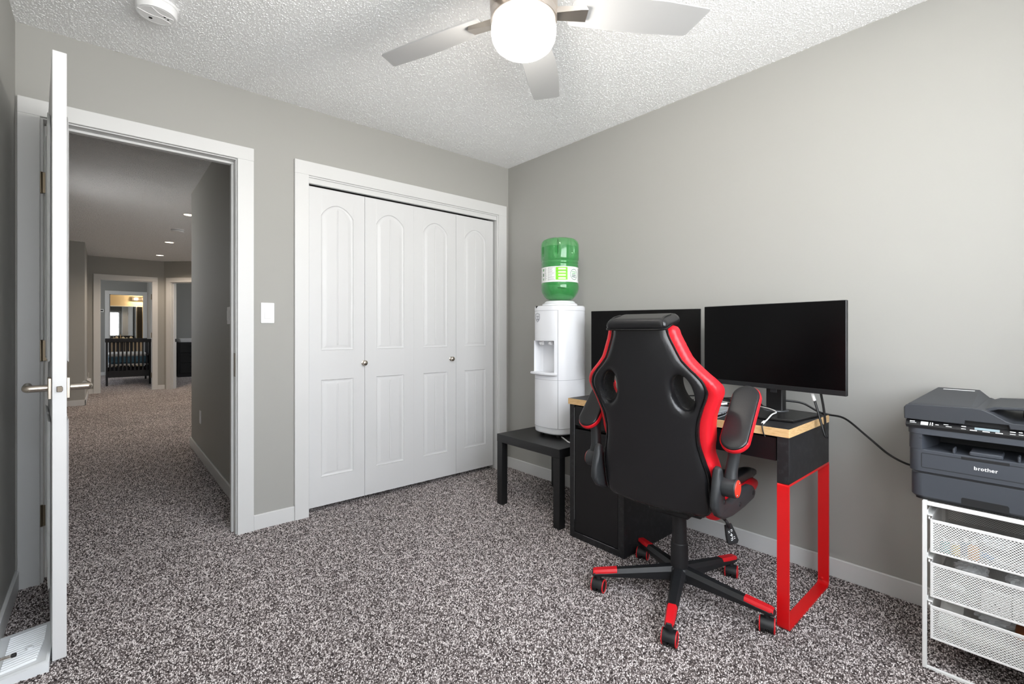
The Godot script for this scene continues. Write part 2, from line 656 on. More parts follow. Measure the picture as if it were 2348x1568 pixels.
# ------------------------------------------------------------------ the setting
func make_setting() -> void:
	var b := B.new()
	b.box(Vector3(-4.7, -0.1, -14.4), Vector3(2.2, 0, 3.6))
	var fl := struct("floor", b, M.carpet_backing, "speckled grey brown cut-pile carpet running through the room and hall", "carpet")
	make_pile(fl)
	b = B.new()
	b.box(Vector3(-4.7, CEIL, -14.4), Vector3(2.2, CEIL + 0.1, 3.6))
	var ce := struct("ceiling", b, M.ceiling_stipple, "white stippled ceiling over the room and the hall", "ceiling")
	make_stipple(ce)
	# back wall with the doorway and the closet opening
	b = B.new()
	b.box(Vector3(-3.2, 0, -0.12), Vector3(-2.715, CEIL, 0))
	b.box(Vector3(-2.715, 2.065, -0.12), Vector3(-1.935, CEIL, 0))
	b.box(Vector3(-1.935, 0, -0.12), Vector3(-1.60, CEIL, 0))
	b.box(Vector3(-1.60, 2.06, -0.12), Vector3(-0.085, CEIL, 0))
	b.box(Vector3(-0.085, 0, -0.12), Vector3(0.12, CEIL, 0))
	struct("wall_back", b, M.wall_paint, "greige painted wall holding the open doorway and the closet", "wall")
	b = B.new()
	b.box(Vector3(0, 0, 0), Vector3(0.12, CEIL, 3.54))
	struct("wall_right", b, M.wall_paint, "long greige wall behind the desk, monitors and printer", "wall")
	b = B.new()
	b.box(Vector3(-2.905, 0, 0), Vector3(-2.785, CEIL, 3.54))
	struct("wall_left", b, M.wall_paint, "narrow strip of greige wall beside the open door", "wall")
	b = B.new()
	var wx0 := -2.75; var wx1 := -0.60; var wy0 := 0.85; var wy1 := 2.28
	b.box(Vector3(-2.785, 0, 3.42), Vector3(wx0, CEIL, 3.54))
	b.box(Vector3(wx1, 0, 3.42), Vector3(0, CEIL, 3.54))
	b.box(Vector3(wx0, 0, 3.42), Vector3(wx1, wy0, 3.54))
	b.box(Vector3(wx0, wy1, 3.42), Vector3(wx1, CEIL, 3.54))
	struct("wall_front", b, M.wall_paint, "greige wall with the window, facing the closet", "wall")
	var win := thing("window_1", "white framed two pane window facing the closet doors", "window", Vector3.ZERO, "", "structure")
	b = B.new()
	for q in [[wx0, wx0 + 0.05, wy0, wy1], [wx1 - 0.05, wx1, wy0, wy1], [wx0, wx1, wy0, wy0 + 0.05], [wx0, wx1, wy1 - 0.05, wy1], [-1.67, -1.61, wy0, wy1]]:
		b.box(Vector3(q[0], q[2], 3.45), Vector3(q[1], q[3], 3.52), 0.004)
	put("window_frame", b, M.trim_white, win)
	for q in [[wx0 + 0.05, -1.67], [-1.61, wx1 - 0.05]]:
		b = B.new()
		b.box(Vector3(q[0], wy0 + 0.05, 3.485), Vector3(q[1], wy1 - 0.05, 3.489))
		put("pane", b, M.window_glass, win)
	b = B.new()
	b.box(Vector3(wx0 - 0.08, wy0 - 0.08, 3.402), Vector3(wx0, wy1 + 0.08, 3.42), 0.003)
	b.box(Vector3(wx1, wy0 - 0.08, 3.402), Vector3(wx1 + 0.08, wy1 + 0.08, 3.42), 0.003)
	b.box(Vector3(wx0, wy1, 3.402), Vector3(wx1, wy1 + 0.08, 3.42), 0.003)
	b.box(Vector3(wx0, wy0 - 0.08, 3.402), Vector3(wx1, wy0, 3.42), 0.003)
	put("casing", b, M.trim_white, win)

	# hall and far rooms
	b = B.new()
	b.box(Vector3(-1.86, 0, -2.55), Vector3(-1.60, CEIL, -0.12))
	b.box(Vector3(-1.60, 0, -2.55), Vector3(1.0, CEIL, -2.43))
	struct("wall_hall_right", b, M.wall_paint, "greige hall wall to the right of the doorway", "wall")
	b = B.new()
	b.box(Vector3(-3.2, 0, -6.55), Vector3(-3.08, 0.9, -0.12))
	b.box(Vector3(-3.2, 2.1, -6.55), Vector3(-3.08, CEIL, -0.12))
	b.box(Vector3(-3.2, 0.9, -6.55), Vector3(-3.08, 2.1, -3.1))
	b.box(Vector3(-3.2, 0.9, -2.5), Vector3(-3.08, 2.1, -0.12))
	b.box(Vector3(-3.2, 0.9, -3.1), Vector3(-3.08, 1.3, -2.5))
	b.box(Vector3(-3.2, 0, -8.2), Vector3(-2.72, CEIL, -6.55))
	struct("wall_hall_left", b, M.wall_paint, "greige hall wall that juts out on the left", "wall")
	b = B.new()
	b.box(Vector3(-4.5, 0, -8.32), Vector3(-2.57, CEIL, -8.2))
	b.box(Vector3(-2.57, 2.05, -8.32), Vector3(-1.80, CEIL, -8.2))
	b.box(Vector3(-1.80, 0, -8.32), Vector3(-1.58, CEIL, -8.2))
	struct("wall_hall_end", b, M.wall_paint, "greige wall at the far end of the hall", "wall")
	b = B.new()
	b.xf = Transform3D(Basis(Vector3(0.70711, 0, 0.70711), Vector3.UP, Vector3(-0.70711, 0, 0.70711)), Vector3(-1.64, 0, -8.2))
	b.box(Vector3(0, 0, -0.12), Vector3(0.13, CEIL, 0))
	b.box(Vector3(0.13, 2.05, -0.12), Vector3(0.93, CEIL, 0))
	b.box(Vector3(0.93, 0, -0.12), Vector3(3.74, CEIL, 0))
	struct("wall_hall_angled", b, M.wall_paint, "greige wall set at an angle beside the far doorway", "wall")
	b = B.new()
	b.box(Vector3(1.0, 0, -5.6), Vector3(1.12, 0.9, -2.43))
	b.box(Vector3(1.0, 2.1, -5.6), Vector3(1.12, CEIL, -2.43))
	b.box(Vector3(1.0, 0.9, -5.6), Vector3(1.12, 2.1, -4.4))
	b.box(Vector3(1.0, 0.9, -3.7), Vector3(1.12, 2.1, -2.43))
	b.box(Vector3(1.0, 0, -5.6), Vector3(2.12, CEIL, -5.48))
	struct("wall_landing", b, M.wall_paint, "greige wall closing the landing beyond the hall corner", "wall")
	# bedroom with the crib
	b = B.new()
	b.box(Vector3(-4.62, 0, -12.72), Vector3(-4.5, 0.85, -8.2))
	b.box(Vector3(-4.62, 2.05, -12.72), Vector3(-4.5, CEIL, -8.2))
	b.box(Vector3(-4.62, 0.85, -12.72), Vector3(-4.5, 2.05, -11.2))
	b.box(Vector3(-4.62, 0.85, -10.0), Vector3(-4.5, 2.05, -8.2))
	b.box(Vector3(-4.5, 0, -12.72), Vector3(-2.41, CEIL, -12.6))
	b.box(Vector3(-2.41, 2.05, -12.72), Vector3(-1.72, CEIL, -12.6))
	b.box(Vector3(-1.72, 0, -12.72), Vector3(-1.58, CEIL, -12.6))
	b.box(Vector3(-1.66, 0, -12.6), Vector3(-1.60, CEIL, -8.32))
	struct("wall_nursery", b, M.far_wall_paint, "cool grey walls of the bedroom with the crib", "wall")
	b = B.new()
	b.box(Vector3(-1.60, 0, -11.42), Vector3(2.0, CEIL, -11.3))
	b.box(Vector3(2.0, 0, -11.42), Vector3(2.12, 0.85, -5.48))
	b.box(Vector3(2.0, 2.05, -11.42), Vector3(2.12, CEIL, -5.48))
	b.box(Vector3(2.0, 0.85, -9.0), Vector3(2.12, 2.05, -5.48))
	b.box(Vector3(2.0, 0.85, -11.42), Vector3(2.12, 2.05, -10.2))
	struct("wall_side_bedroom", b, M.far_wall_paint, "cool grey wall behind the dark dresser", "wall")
	b = B.new()
	b.box(Vector3(-3.1, 0, -14.32), Vector3(-0.9, CEIL, -14.2))
	b.box(Vector3(-3.1, 0, -14.2), Vector3(-3.0, CEIL, -12.72))
	b.box(Vector3(-1.0, 0, -14.2), Vector3(-0.9, CEIL, -12.72))
	b.box(Vector3(-1.6, 0, -12.72), Vector3(-0.9, CEIL, -12.62))
	struct("wall_bathroom", b, M.bath_paint, "warm cream wall around the bathroom mirror", "wall")
	# closet shell
	b = B.new()
	b.box(Vector3(-1.60, 0, -0.80), Vector3(0.0, CEIL, -0.72))
	b.box(Vector3(0.0, 0, -0.80), Vector3(0.12, CEIL, -0.12))
	struct("wall_closet", b, M.wall_paint, "greige walls inside the closet behind the bifold doors", "wall")

	# baseboards
	b = B.new()
	b.box(Vector3(-1.87, 0, 0), Vector3(-1.656, 0.085, 0.013), 0.003)
	struct("baseboard_back", b, M.trim_white, "short white baseboard between doorway and closet", "baseboard")
	b = B.new()
	b.box(Vector3(-0.013, 0, 0.0), Vector3(0, 0.085, 3.42), 0.003)
	struct("baseboard_right", b, M.trim_white, "white baseboard along the wall behind the desk", "baseboard")
	b = B.new()
	b.box(Vector3(-2.785, 0, 0), Vector3(-2.772, 0.085, 3.42), 0.003)
	struct("baseboard_left", b, M.trim_white, "white baseboard in the corner behind the open door", "baseboard")
	b = B.new()
	b.box(Vector3(-1.873, 0, -2.563), Vector3(-1.86, 0.085, -0.12), 0.003)
	b.box(Vector3(-1.86, 0, -2.563), Vector3(1.0, 0.085, -2.55), 0.003)
	struct("baseboard_hall_right", b, M.trim_white, "white baseboard running along the right hall wall", "baseboard")
	b = B.new()
	b.box(Vector3(-3.08, 0, -6.55), Vector3(-2.707, 0.085, -6.537), 0.003)
	b.box(Vector3(-2.72, 0, -8.2), Vector3(-2.707, 0.085, -6.537), 0.003)
	b.box(Vector3(-2.72, 0, -8.2), Vector3(-2.645, 0.085, -8.187), 0.003)
	b.box(Vector3(-1.735, 0, -8.2), Vector3(-1.63, 0.085, -8.187), 0.003)
	struct("baseboard_hall_end", b, M.trim_white, "white baseboard round the corner at the hall's far end", "baseboard")
	b = B.new()
	b.box(Vector3(-4.5, 0, -12.6), Vector3(-2.495, 0.085, -12.587), 0.003)
	struct("baseboard_nursery", b, M.trim_white, "white baseboard behind the crib", "baseboard")

	# casings: room doorway, closet, far doorways
	b = B.new()
	b.box(Vector3(-2.778, 0, 0), Vector3(-2.708, 2.05, 0.018), 0.002)
	b.box(Vector3(-1.95, 0, 0), Vector3(-1.87, 2.05, 0.018), 0.002)
	b.box(Vector3(-2.778, 2.05, 0), Vector3(-1.87, 2.121, 0.018), 0.002)
	b.box(Vector3(-2.715, 0, -0.12), Vector3(-2.700, 2.045, 0.0), 0.001)
	b.box(Vector3(-1.956, 0, -0.12), Vector3(-1.935, 2.045, 0.0), 0.001)
	b.box(Vector3(-2.715, 2.045, -0.12), Vector3(-1.935, 2.065, 0.0), 0.001)
	b.box(Vector3(-2.700, 0, -0.085), Vector3(-2.682, 2.033, -0.05), 0.002)
	b.box(Vector3(-1.968, 0, -0.085), Vector3(-1.956, 2.033, -0.05), 0.002)
	b.box(Vector3(-2.694, 2.033, -0.085), Vector3(-1.956, 2.045, -0.05), 0.002)
	b.box(Vector3(-2.778, 0, -0.138), Vector3(-2.70, 2.121, -0.12), 0.002)
	b.box(Vector3(-1.95, 0, -0.138), Vector3(-1.873, 2.121, -0.12), 0.002)
	b.box(Vector3(-2.70, 2.05, -0.138), Vector3(-1.95, 2.121, -0.12), 0.002)
	var t1 := struct("trim_1", b, M.trim_white, "white casing and jamb around the open bedroom doorway", "door casing")
	b = B.new()
	b.box(Vector3(-1.9575, 0.86, -0.045), Vector3(-1.9545, 0.99, -0.004), 0.001)
	put("strike_plate", b, M.hinge_bronze, t1)
	b = B.new()
	b.box(Vector3(-1.656, 0, 0), Vector3(-1.576, 2.04, 0.018), 0.002)
	b.box(Vector3(-0.111, 0, 0), Vector3(-0.031, 2.04, 0.018), 0.002)
	b.box(Vector3(-1.656, 2.04, 0), Vector3(-0.031, 2.121, 0.018), 0.002)
	b.box(Vector3(-1.60, 0, -0.12), Vector3(-1.572, 2.032, 0.004), 0.001)
	b.box(Vector3(-0.119, 0, -0.12), Vector3(-0.085, 2.032, 0.004), 0.001)
	b.box(Vector3(-1.60, 2.032, -0.12), Vector3(-0.085, 2.06, 0.004), 0.001)
	b.box(Vector3(-1.572, 2.000, -0.03), Vector3(-0.119, 2.032, -0.006), 0.001)
	struct("trim_2", b, M.trim_white, "white casing around the closet bifold doors", "door casing")
	b = B.new()
	b.box(Vector3(-2.645, 0, -8.2), Vector3(-2.56, 2.04, -8.182), 0.002)
	b.box(Vector3(-1.815, 0, -8.2), Vector3(-1.735, 2.04, -8.182), 0.002)
	b.box(Vector3(-2.645, 2.04, -8.2), Vector3(-1.735, 2.125, -8.182), 0.002)
	b.box(Vector3(-2.57, 0, -8.32), Vector3(-2.55, 2.05, -8.2))
	b.box(Vector3(-1.82, 0, -8.32), Vector3(-1.80, 2.05, -8.2))
	b.box(Vector3(-2.57, 2.03, -8.32), Vector3(-1.80, 2.05, -8.2))
	var t3 := struct("trim_3", b, M.trim_white, "white casing around the doorway showing the crib", "door casing")
	for y in [1.76, 1.03, 0.27]:
		b = B.new()
		b.box(Vector3(-1.824, y - 0.05, -8.315), Vector3(-1.82, y + 0.05, -8.27))
		b.cyl(Vector3(-1.826, y - 0.05, -8.325), Vector3(-1.826, y + 0.05, -8.325), 0.008, 8)
		put("hinge", b, M.hinge_bronze, t3)
	b = B.new()
	b.xf = Transform3D(Basis(Vector3(0.70711, 0, 0.70711), Vector3.UP, Vector3(-0.70711, 0, 0.70711)), Vector3(-1.64, 0, -8.2))
	b.box(Vector3(0.055, 0, 0), Vector3(0.137, 2.04, 0.018), 0.002)
	b.box(Vector3(0.923, 0, 0), Vector3(1.005, 2.04, 0.018), 0.002)
	b.box(Vector3(0.055, 2.04, 0), Vector3(1.005, 2.125, 0.018), 0.002)
	b.box(Vector3(0.13, 0, -0.12), Vector3(0.15, 2.05, 0.0))
	b.box(Vector3(0.91, 0, -0.12), Vector3(0.93, 2.05, 0.0))
	b.box(Vector3(0.13, 2.03, -0.12), Vector3(0.93, 2.05, 0.0))
	b.box(Vector3(0.15, 0, -0.075), Vector3(0.162, 2.03, -0.035))
	var t4 := struct("trim_4", b, M.trim_white, "white casing around the angled doorway showing the dresser", "door casing")
	b = B.new()
	b.xf = Transform3D(Basis(Vector3(0.70711, 0, 0.70711), Vector3.UP, Vector3(-0.70711, 0, 0.70711)), Vector3(-1.64, 0, -8.2))
	b.box(Vector3(0.150, 0.90, -0.118), Vector3(0.153, 0.96, -0.08))
	put("strike_plate", b, M.slot_dark, t4)
	b = B.new()
	b.box(Vector3(-2.49, 0, -12.6), Vector3(-2.405, 2.04, -12.582), 0.002)
	b.box(Vector3(-1.725, 0, -12.6), Vector3(-1.66, 2.04, -12.582), 0.002)
	b.box(Vector3(-2.49, 2.04, -12.6), Vector3(-1.66, 2.125, -12.582), 0.002)
	b.box(Vector3(-2.41, 0, -12.72), Vector3(-2.39, 2.05, -12.6))
	b.box(Vector3(-1.74, 0, -12.72), Vector3(-1.72, 2.05, -12.6))
	b.box(Vector3(-2.41, 2.03, -12.72), Vector3(-1.72, 2.05, -12.6))
	struct("trim_5", b, M.trim_white, "white casing around the bathroom doorway behind the crib", "door casing")
	var fd := thing("door_4", "white door swung open into the crib bedroom, seen on edge", "door", Vector3(-1.826, 0, -8.325), "", "structure")
	fd.rotation_degrees.y = 83.0
	b = B.new()
	b.box(Vector3(0.0, 0.012, 0.002), Vector3(0.72, 2.02, 0.037), 0.002)
	put("slab", b, M.door_white, fd)

	make_bedroom_door()
	make_closet_doors()

# moulded panel: the ring steps and the grooved field inside an outline with an arched top
func panel(b: B, x0: float, x1: float, y0: float, y1: float, rise: float, z: float) -> void:
	var n := 22
	var cx := (x0 + x1) / 2.0
	var w := (x1 - x0) / 2.0
	var outline := func(d: float, dz: float) -> PackedVector3Array:
		var r := PackedVector3Array()
		for k in n + 1:
			var u := -1.0 + 2.0 * k / n
			r.append(Vector3(cx + u * (w - d), y0 + d, z + dz))
		for k in n + 1:
			var u := 1.0 - 2.0 * k / n
			var arch := rise * pow(maxf(cos(u * PI / 2.0), 0.0), 0.75)
			r.append(Vector3(cx + u * (w - d), y1 - d + arch, z + dz))
		return r
	var steps := [[0.0, 0.0], [0.003, 0.0015], [0.006, -0.004], [0.011, -0.0065], [0.019, -0.0065], [0.033, -0.0015]]
	for i in steps.size() - 1:
		var r0: PackedVector3Array = outline.call(steps[i][0], steps[i][1])
		var r1: PackedVector3Array = outline.call(steps[i + 1][0], steps[i + 1][1])
		for k in r0.size():
			var j := (k + 1) % r0.size()
			b.quad(r0[k], r0[j], r1[j], r1[k])
	# field of two planks with a groove between
	var d := 0.033
	var us := []
	for k in n + 1: us.append(-1.0 + 2.0 * k / n)
	var g := 0.0045 / (w - d)
	for u in [-g, -g * 0.3, g * 0.3, g]: us.append(u)
	us.sort()
	for k in us.size() - 1:
		var q := []
		for u in [us[k], us[k + 1]]:
			var dz := -0.0015 - (0.003 if absf(u) < g * 0.9 else 0.0)
			var arch := rise * pow(maxf(cos(u * PI / 2.0), 0.0), 0.75)
			q.append(Vector3(cx + u * (w - d), y0 + d, z + dz))
			q.append(Vector3(cx + u * (w - d), y1 - d + arch, z + dz))
		b.quad(q[0], q[2], q[3], q[1])

# the flat face round two panels, one over the other
func panelled_face(b: B, x0: float, x1: float, y0: float, y1: float, px0: float, px1: float, low: Array, high: Array, rise: float, z: float) -> void:
	var q := func(a0: float, b0: float, a1: float, b1: float) -> void:
		b.quad(Vector3(a0, b0, z), Vector3(a1, b0, z), Vector3(a1, b1, z), Vector3(a0, b1, z))
	q.call(x0, y0, px0, y1)
	q.call(px1, y0, x1, y1)
	q.call(px0, y0, px1, low[0])
	q.call(px0, low[1], px1, high[0])
	var n := 22
	for k in n:
		var u0 := -1.0 + 2.0 * k / n
		var u1 := -1.0 + 2.0 * (k + 1) / n
		var xa := lerpf(px0, px1, (u0 + 1) / 2)
		var xb := lerpf(px0, px1, (u1 + 1) / 2)
		var ya: float = high[1] + rise * pow(maxf(cos(u0 * PI / 2), 0.0), 0.75)
		var yb: float = high[1] + rise * pow(maxf(cos(u1 * PI / 2), 0.0), 0.75)
		b.quad(Vector3(xa, ya, z), Vector3(xb, yb, z), Vector3(xb, y1, z), Vector3(xa, y1, z))
	panel(b, px0, px1, low[0], low[1], 0.0, z)
	panel(b, px0, px1, high[0], high[1], rise, z)

func leaf_body(b: B, w: float, y0: float, y1: float, t: float) -> void:   # sides and rear of a leaf whose face is at z = 0
	b.quad(Vector3(0, y0, -t), Vector3(0, y0, 0), Vector3(0, y1, 0), Vector3(0, y1, -t))
	b.quad(Vector3(w, y0, 0), Vector3(w, y0, -t), Vector3(w, y1, -t), Vector3(w, y1, 0))
	b.quad(Vector3(0, y1, 0), Vector3(w, y1, 0), Vector3(w, y1, -t), Vector3(0, y1, -t))
	b.quad(Vector3(0, y0, -t), Vector3(w, y0, -t), Vector3(w, y0, 0), Vector3(0, y0, 0))
	b.quad(Vector3(w, y0, -t), Vector3(0, y0, -t), Vector3(0, y1, -t), Vector3(w, y1, -t))

func make_closet_doors() -> void:
	var w := 0.3578
	var names := [["door_2", "left white bifold closet door pair with arched panels", -1.5675], ["door_3", "right white bifold closet door pair, nearer the water cooler", -0.8515]]
	for i in 2:
		var d := thing(names[i][0], names[i][1], "closet door", Vector3(names[i][2], 0, -0.03), "", "structure")
		for k in 2:
			var b := B.new()
			b.xf = Transform3D(Basis(), Vector3(k * (w + 0.001), 0, 0))
			leaf_body(b, w - 0.001, 0.034, 1.99, 0.032)
			panelled_face(b, 0, w - 0.001, 0.034, 1.99, 0.075, 0.284, [0.21, 0.812], [0.99, 1.828], 0.072, 0.0)
			put("leaf", b, M.door_white, d, 30.0)
		var b := B.new()
		var kx: float = 0.3505 if i == 0 else 0.3140
		b.xf = Transform3D(Basis(Vector3.RIGHT, PI / 2), Vector3(kx, 0.903, 0.0))
		b.lathe([[0.0, 0.0], [0.015, 0.0], [0.016, 0.003], [0.009, 0.006], [0.007, 0.012], [0.010, 0.016], [0.0165, 0.019], [0.0175, 0.024], [0.015, 0.029], [0.009, 0.032], [0.0, 0.033]], 24)
		put("knob", b, M.nickel, d)

func make_bedroom_door() -> void:
	var d := thing("door_1", "white bedroom door standing open, seen edge-on with lever handles", "door", Vector3(-2.701, 0, 0.008), "", "structure")
	d.rotation.y = -(PI / 2 - 0.0785)
	var w := 0.738
	var zo := 0.0165       # the leaf stands off its hinge pins
	var b := B.new()
	b.box(Vector3(0.004, 0.013, -0.0355 - zo), Vector3(w, 2.046, -zo), 0.0015)
	put("slab", b, M.door_white, d)
	for s in [0, 1]:
		b = B.new()
		if s == 0: b.xf = Transform3D(Basis(), Vector3(0, 0, 0.0004 - zo))
		else: b.xf = Transform3D(Basis(Vector3.UP, PI), Vector3(w, 0, -0.0359 - zo))
		for q in [[0.11, 0.335], [0.405, 0.63]]:
			panel(b, q[0], q[1], 0.21, 0.80, 0.0, 0.007)
			panel(b, q[0], q[1], 1.0, 1.83, 0.072, 0.007)
		put("moulding", b, M.door_white, d)
	for s in [0, 1]:
		b = B.new()
		b.xf = Transform3D(Basis(), Vector3(w - 0.062, 0.917, -zo)) if s == 0 else Transform3D(Basis(Vector3.RIGHT, PI), Vector3(w - 0.062, 0.917, -0.0355 - zo))
		b.box(Vector3(-0.036, -0.036, 0), Vector3(0.036, 0.036, 0.010), 0.002)
		var rose := put("handle_rose", b, M.nickel, d)
		b = B.new()
		b.xf = Transform3D(Basis(), Vector3(w - 0.062, 0.917, -zo)) if s == 0 else Transform3D(Basis(Vector3.RIGHT, PI), Vector3(w - 0.062, 0.917, -0.0355 - zo))
		b.tube(spline([Vector3(0, 0, 0.008), Vector3(0, 0, 0.052), Vector3(-0.004, 0, 0.058), Vector3(-0.014, 0, 0.060), Vector3(-0.06, 0, 0.060), Vector3(-0.115, 0, 0.058)], 6), 0.0118, 18)
		put("lever", b, M.nickel, rose)
	b = B.new()
	b.xf = Transform3D(Basis(Vector3.UP, PI / 2), Vector3(w, 0.917, -0.0178 - zo))
	b.prism(round_rect(-0.0125, -0.028, 0.0125, 0.028, 0.006), 0, 0.0012)
	var lp := put("latch_plate", b, M.door_white, d)
	b = B.new()
	b.xf = Transform3D(Basis(Vector3.UP, PI / 2), Vector3(w, 0.917, -0.0178 - zo))
	b.prism(PackedVector2Array([Vector2(-0.007, -0.009), Vector2(0.005, -0.010), Vector2(0.008, -0.005), Vector2(0.008, 0.005), Vector2(0.005, 0.010), Vector2(-0.007, 0.009)]), 0.001, 0.008, 0.001)
	put("latch_bolt", b, M.dark_nickel, lp)
	for y in [1.763, 1.025, 0.299]:
		b = B.new()
		b.cyl(Vector3(-0.002, y - 0.047, 0.006), Vector3(-0.002, y + 0.047, 0.006), 0.0090, 14, 0.002)
		b.box(Vector3(0.0, y - 0.045, -0.040), Vector3(0.0042, y + 0.045, 0.004), 0.0005)
		b.box(Vector3(-0.004, y - 0.045, -0.019), Vector3(0.0, y + 0.045, 0.004), 0.0005)
		put("hinge", b, M.hinge_bronze, d)

# cut pile: one patch of twisted yarn stubs in several tones, laid over the floors in four turns
func make_pile(fl: Node) -> void:
	var step := 0.0050
	var side := 64 * step
	var rng := RandomNumberGenerator.new()
	rng.seed = 41
	var n := 64
	var pos := PackedVector3Array()
	var nor := PackedVector3Array()
	var col := PackedColorArray()
	var tones := [c8(58, 51, 51), c8(84, 76, 75), c8(124, 115, 113), c8(164, 155, 153), c8(200, 191, 189), c8(234, 226, 224), c8(252, 245, 243)]
	var share := [0.12, 0.28, 0.42, 0.56, 0.72, 0.88, 1.0]
	for iz in n:
		for ix in n:
			var c := Vector3((ix + 0.5) * step + rng.randf_range(-0.0016, 0.0016) - side / 2, -0.001, (iz + 0.5) * step + rng.randf_range(-0.0016, 0.0016) - side / 2)
			var lean := Vector3(rng.randf_range(-0.0034, 0.0034), 0, rng.randf_range(-0.0034, 0.0034))
			var h := rng.randf_range(0.0030, 0.0058)
			var r := rng.randf_range(0.0018, 0.0026)
			var t := rng.randf()
			var k := 0
			while t > share[k]: k += 1
			var tone: Color = tones[k].srgb_to_linear()
			var a0 := rng.randf() * TAU
			var rings := []
			for q in [[0.0, 0.9], [0.72, 1.0]]:
				var ring := []
				for j in 4:
					var a := a0 + TAU * j / 4.0 + float(q[0]) * 0.9
					ring.append(c + lean * float(q[0]) + Vector3(cos(a) * r * float(q[1]), h * float(q[0]), sin(a) * r * float(q[1])))
				rings.append(ring)
			var tip := c + lean * 1.05 + Vector3(0, h, 0)
			var axis := (lean * 0.5 + Vector3(0, h, 0)).normalized()
			for q in 2:
				for j in 4:
					var m := (j + 1) % 4
					var p := [rings[0][j], rings[0][m], rings[1][m], rings[0][j], rings[1][m], rings[1][j]] if q < 1 else [rings[1][j], rings[1][m], tip]
					for e in p:
						var v: Vector3 = e
						var out := v - c - lean * ((v.y - c.y) / h)
						out.y = 0.0
						pos.append(v)
						nor.append((out / r + axis * (0.25 + 1.1 * (v.y - c.y) / h)).normalized())
						col.append(tone)
	var arr := []
	arr.resize(Mesh.ARRAY_MAX)
	arr[Mesh.ARRAY_VERTEX] = pos
	arr[Mesh.ARRAY_NORMAL] = nor
	arr[Mesh.ARRAY_COLOR] = col
	var patch := ArrayMesh.new()
	patch.add_surface_from_arrays(Mesh.PRIMITIVE_TRIANGLES, arr)
	patch.surface_set_material(0, M.carpet)
	var spots := []
	for area in [[-2.80, 0.02, -0.14, 3.44], [-3.10, -1.84, -8.34, -0.14], [-1.84, 1.02, -8.34, -2.54], [-3.4, -1.66, -12.62, -8.34], [-1.62, 0.9, -11.32, -7.5]]:
		var nx := int(ceil((area[1] - area[0]) / side))
		var nz := int(ceil((area[3] - area[2]) / side))
		for iz in nz:
			for ix in nx:
				spots.append(Vector3(area[0] + (ix + 0.5) * side, 0, area[2] + (iz + 0.5) * side))
	var mm := MultiMesh.new()
	mm.transform_format = MultiMesh.TRANSFORM_3D
	mm.use_colors = true
	mm.mesh = patch
	mm.instance_count = spots.size()
	var wear := noise(FastNoiseLite.TYPE_SIMPLEX, 0.9, 3, 12)
	for i in spots.size():
		mm.set_instance_transform(i, Transform3D(Basis(Vector3.UP, PI / 2 * rng.randi_range(0, 3)), spots[i]))
		var g := clampf(0.93 + 0.14 * wear.get_noise_2d(spots[i].x, spots[i].z), 0.82, 1.0)
		mm.set_instance_color(i, Color(g, g, g))
	var o := MultiMeshInstance3D.new()
	o.name = "carpet_pile"
	o.multimesh = mm
	o.material_override = M.carpet
	o.set_meta("kind", "stuff")
	fl.add_child(o)

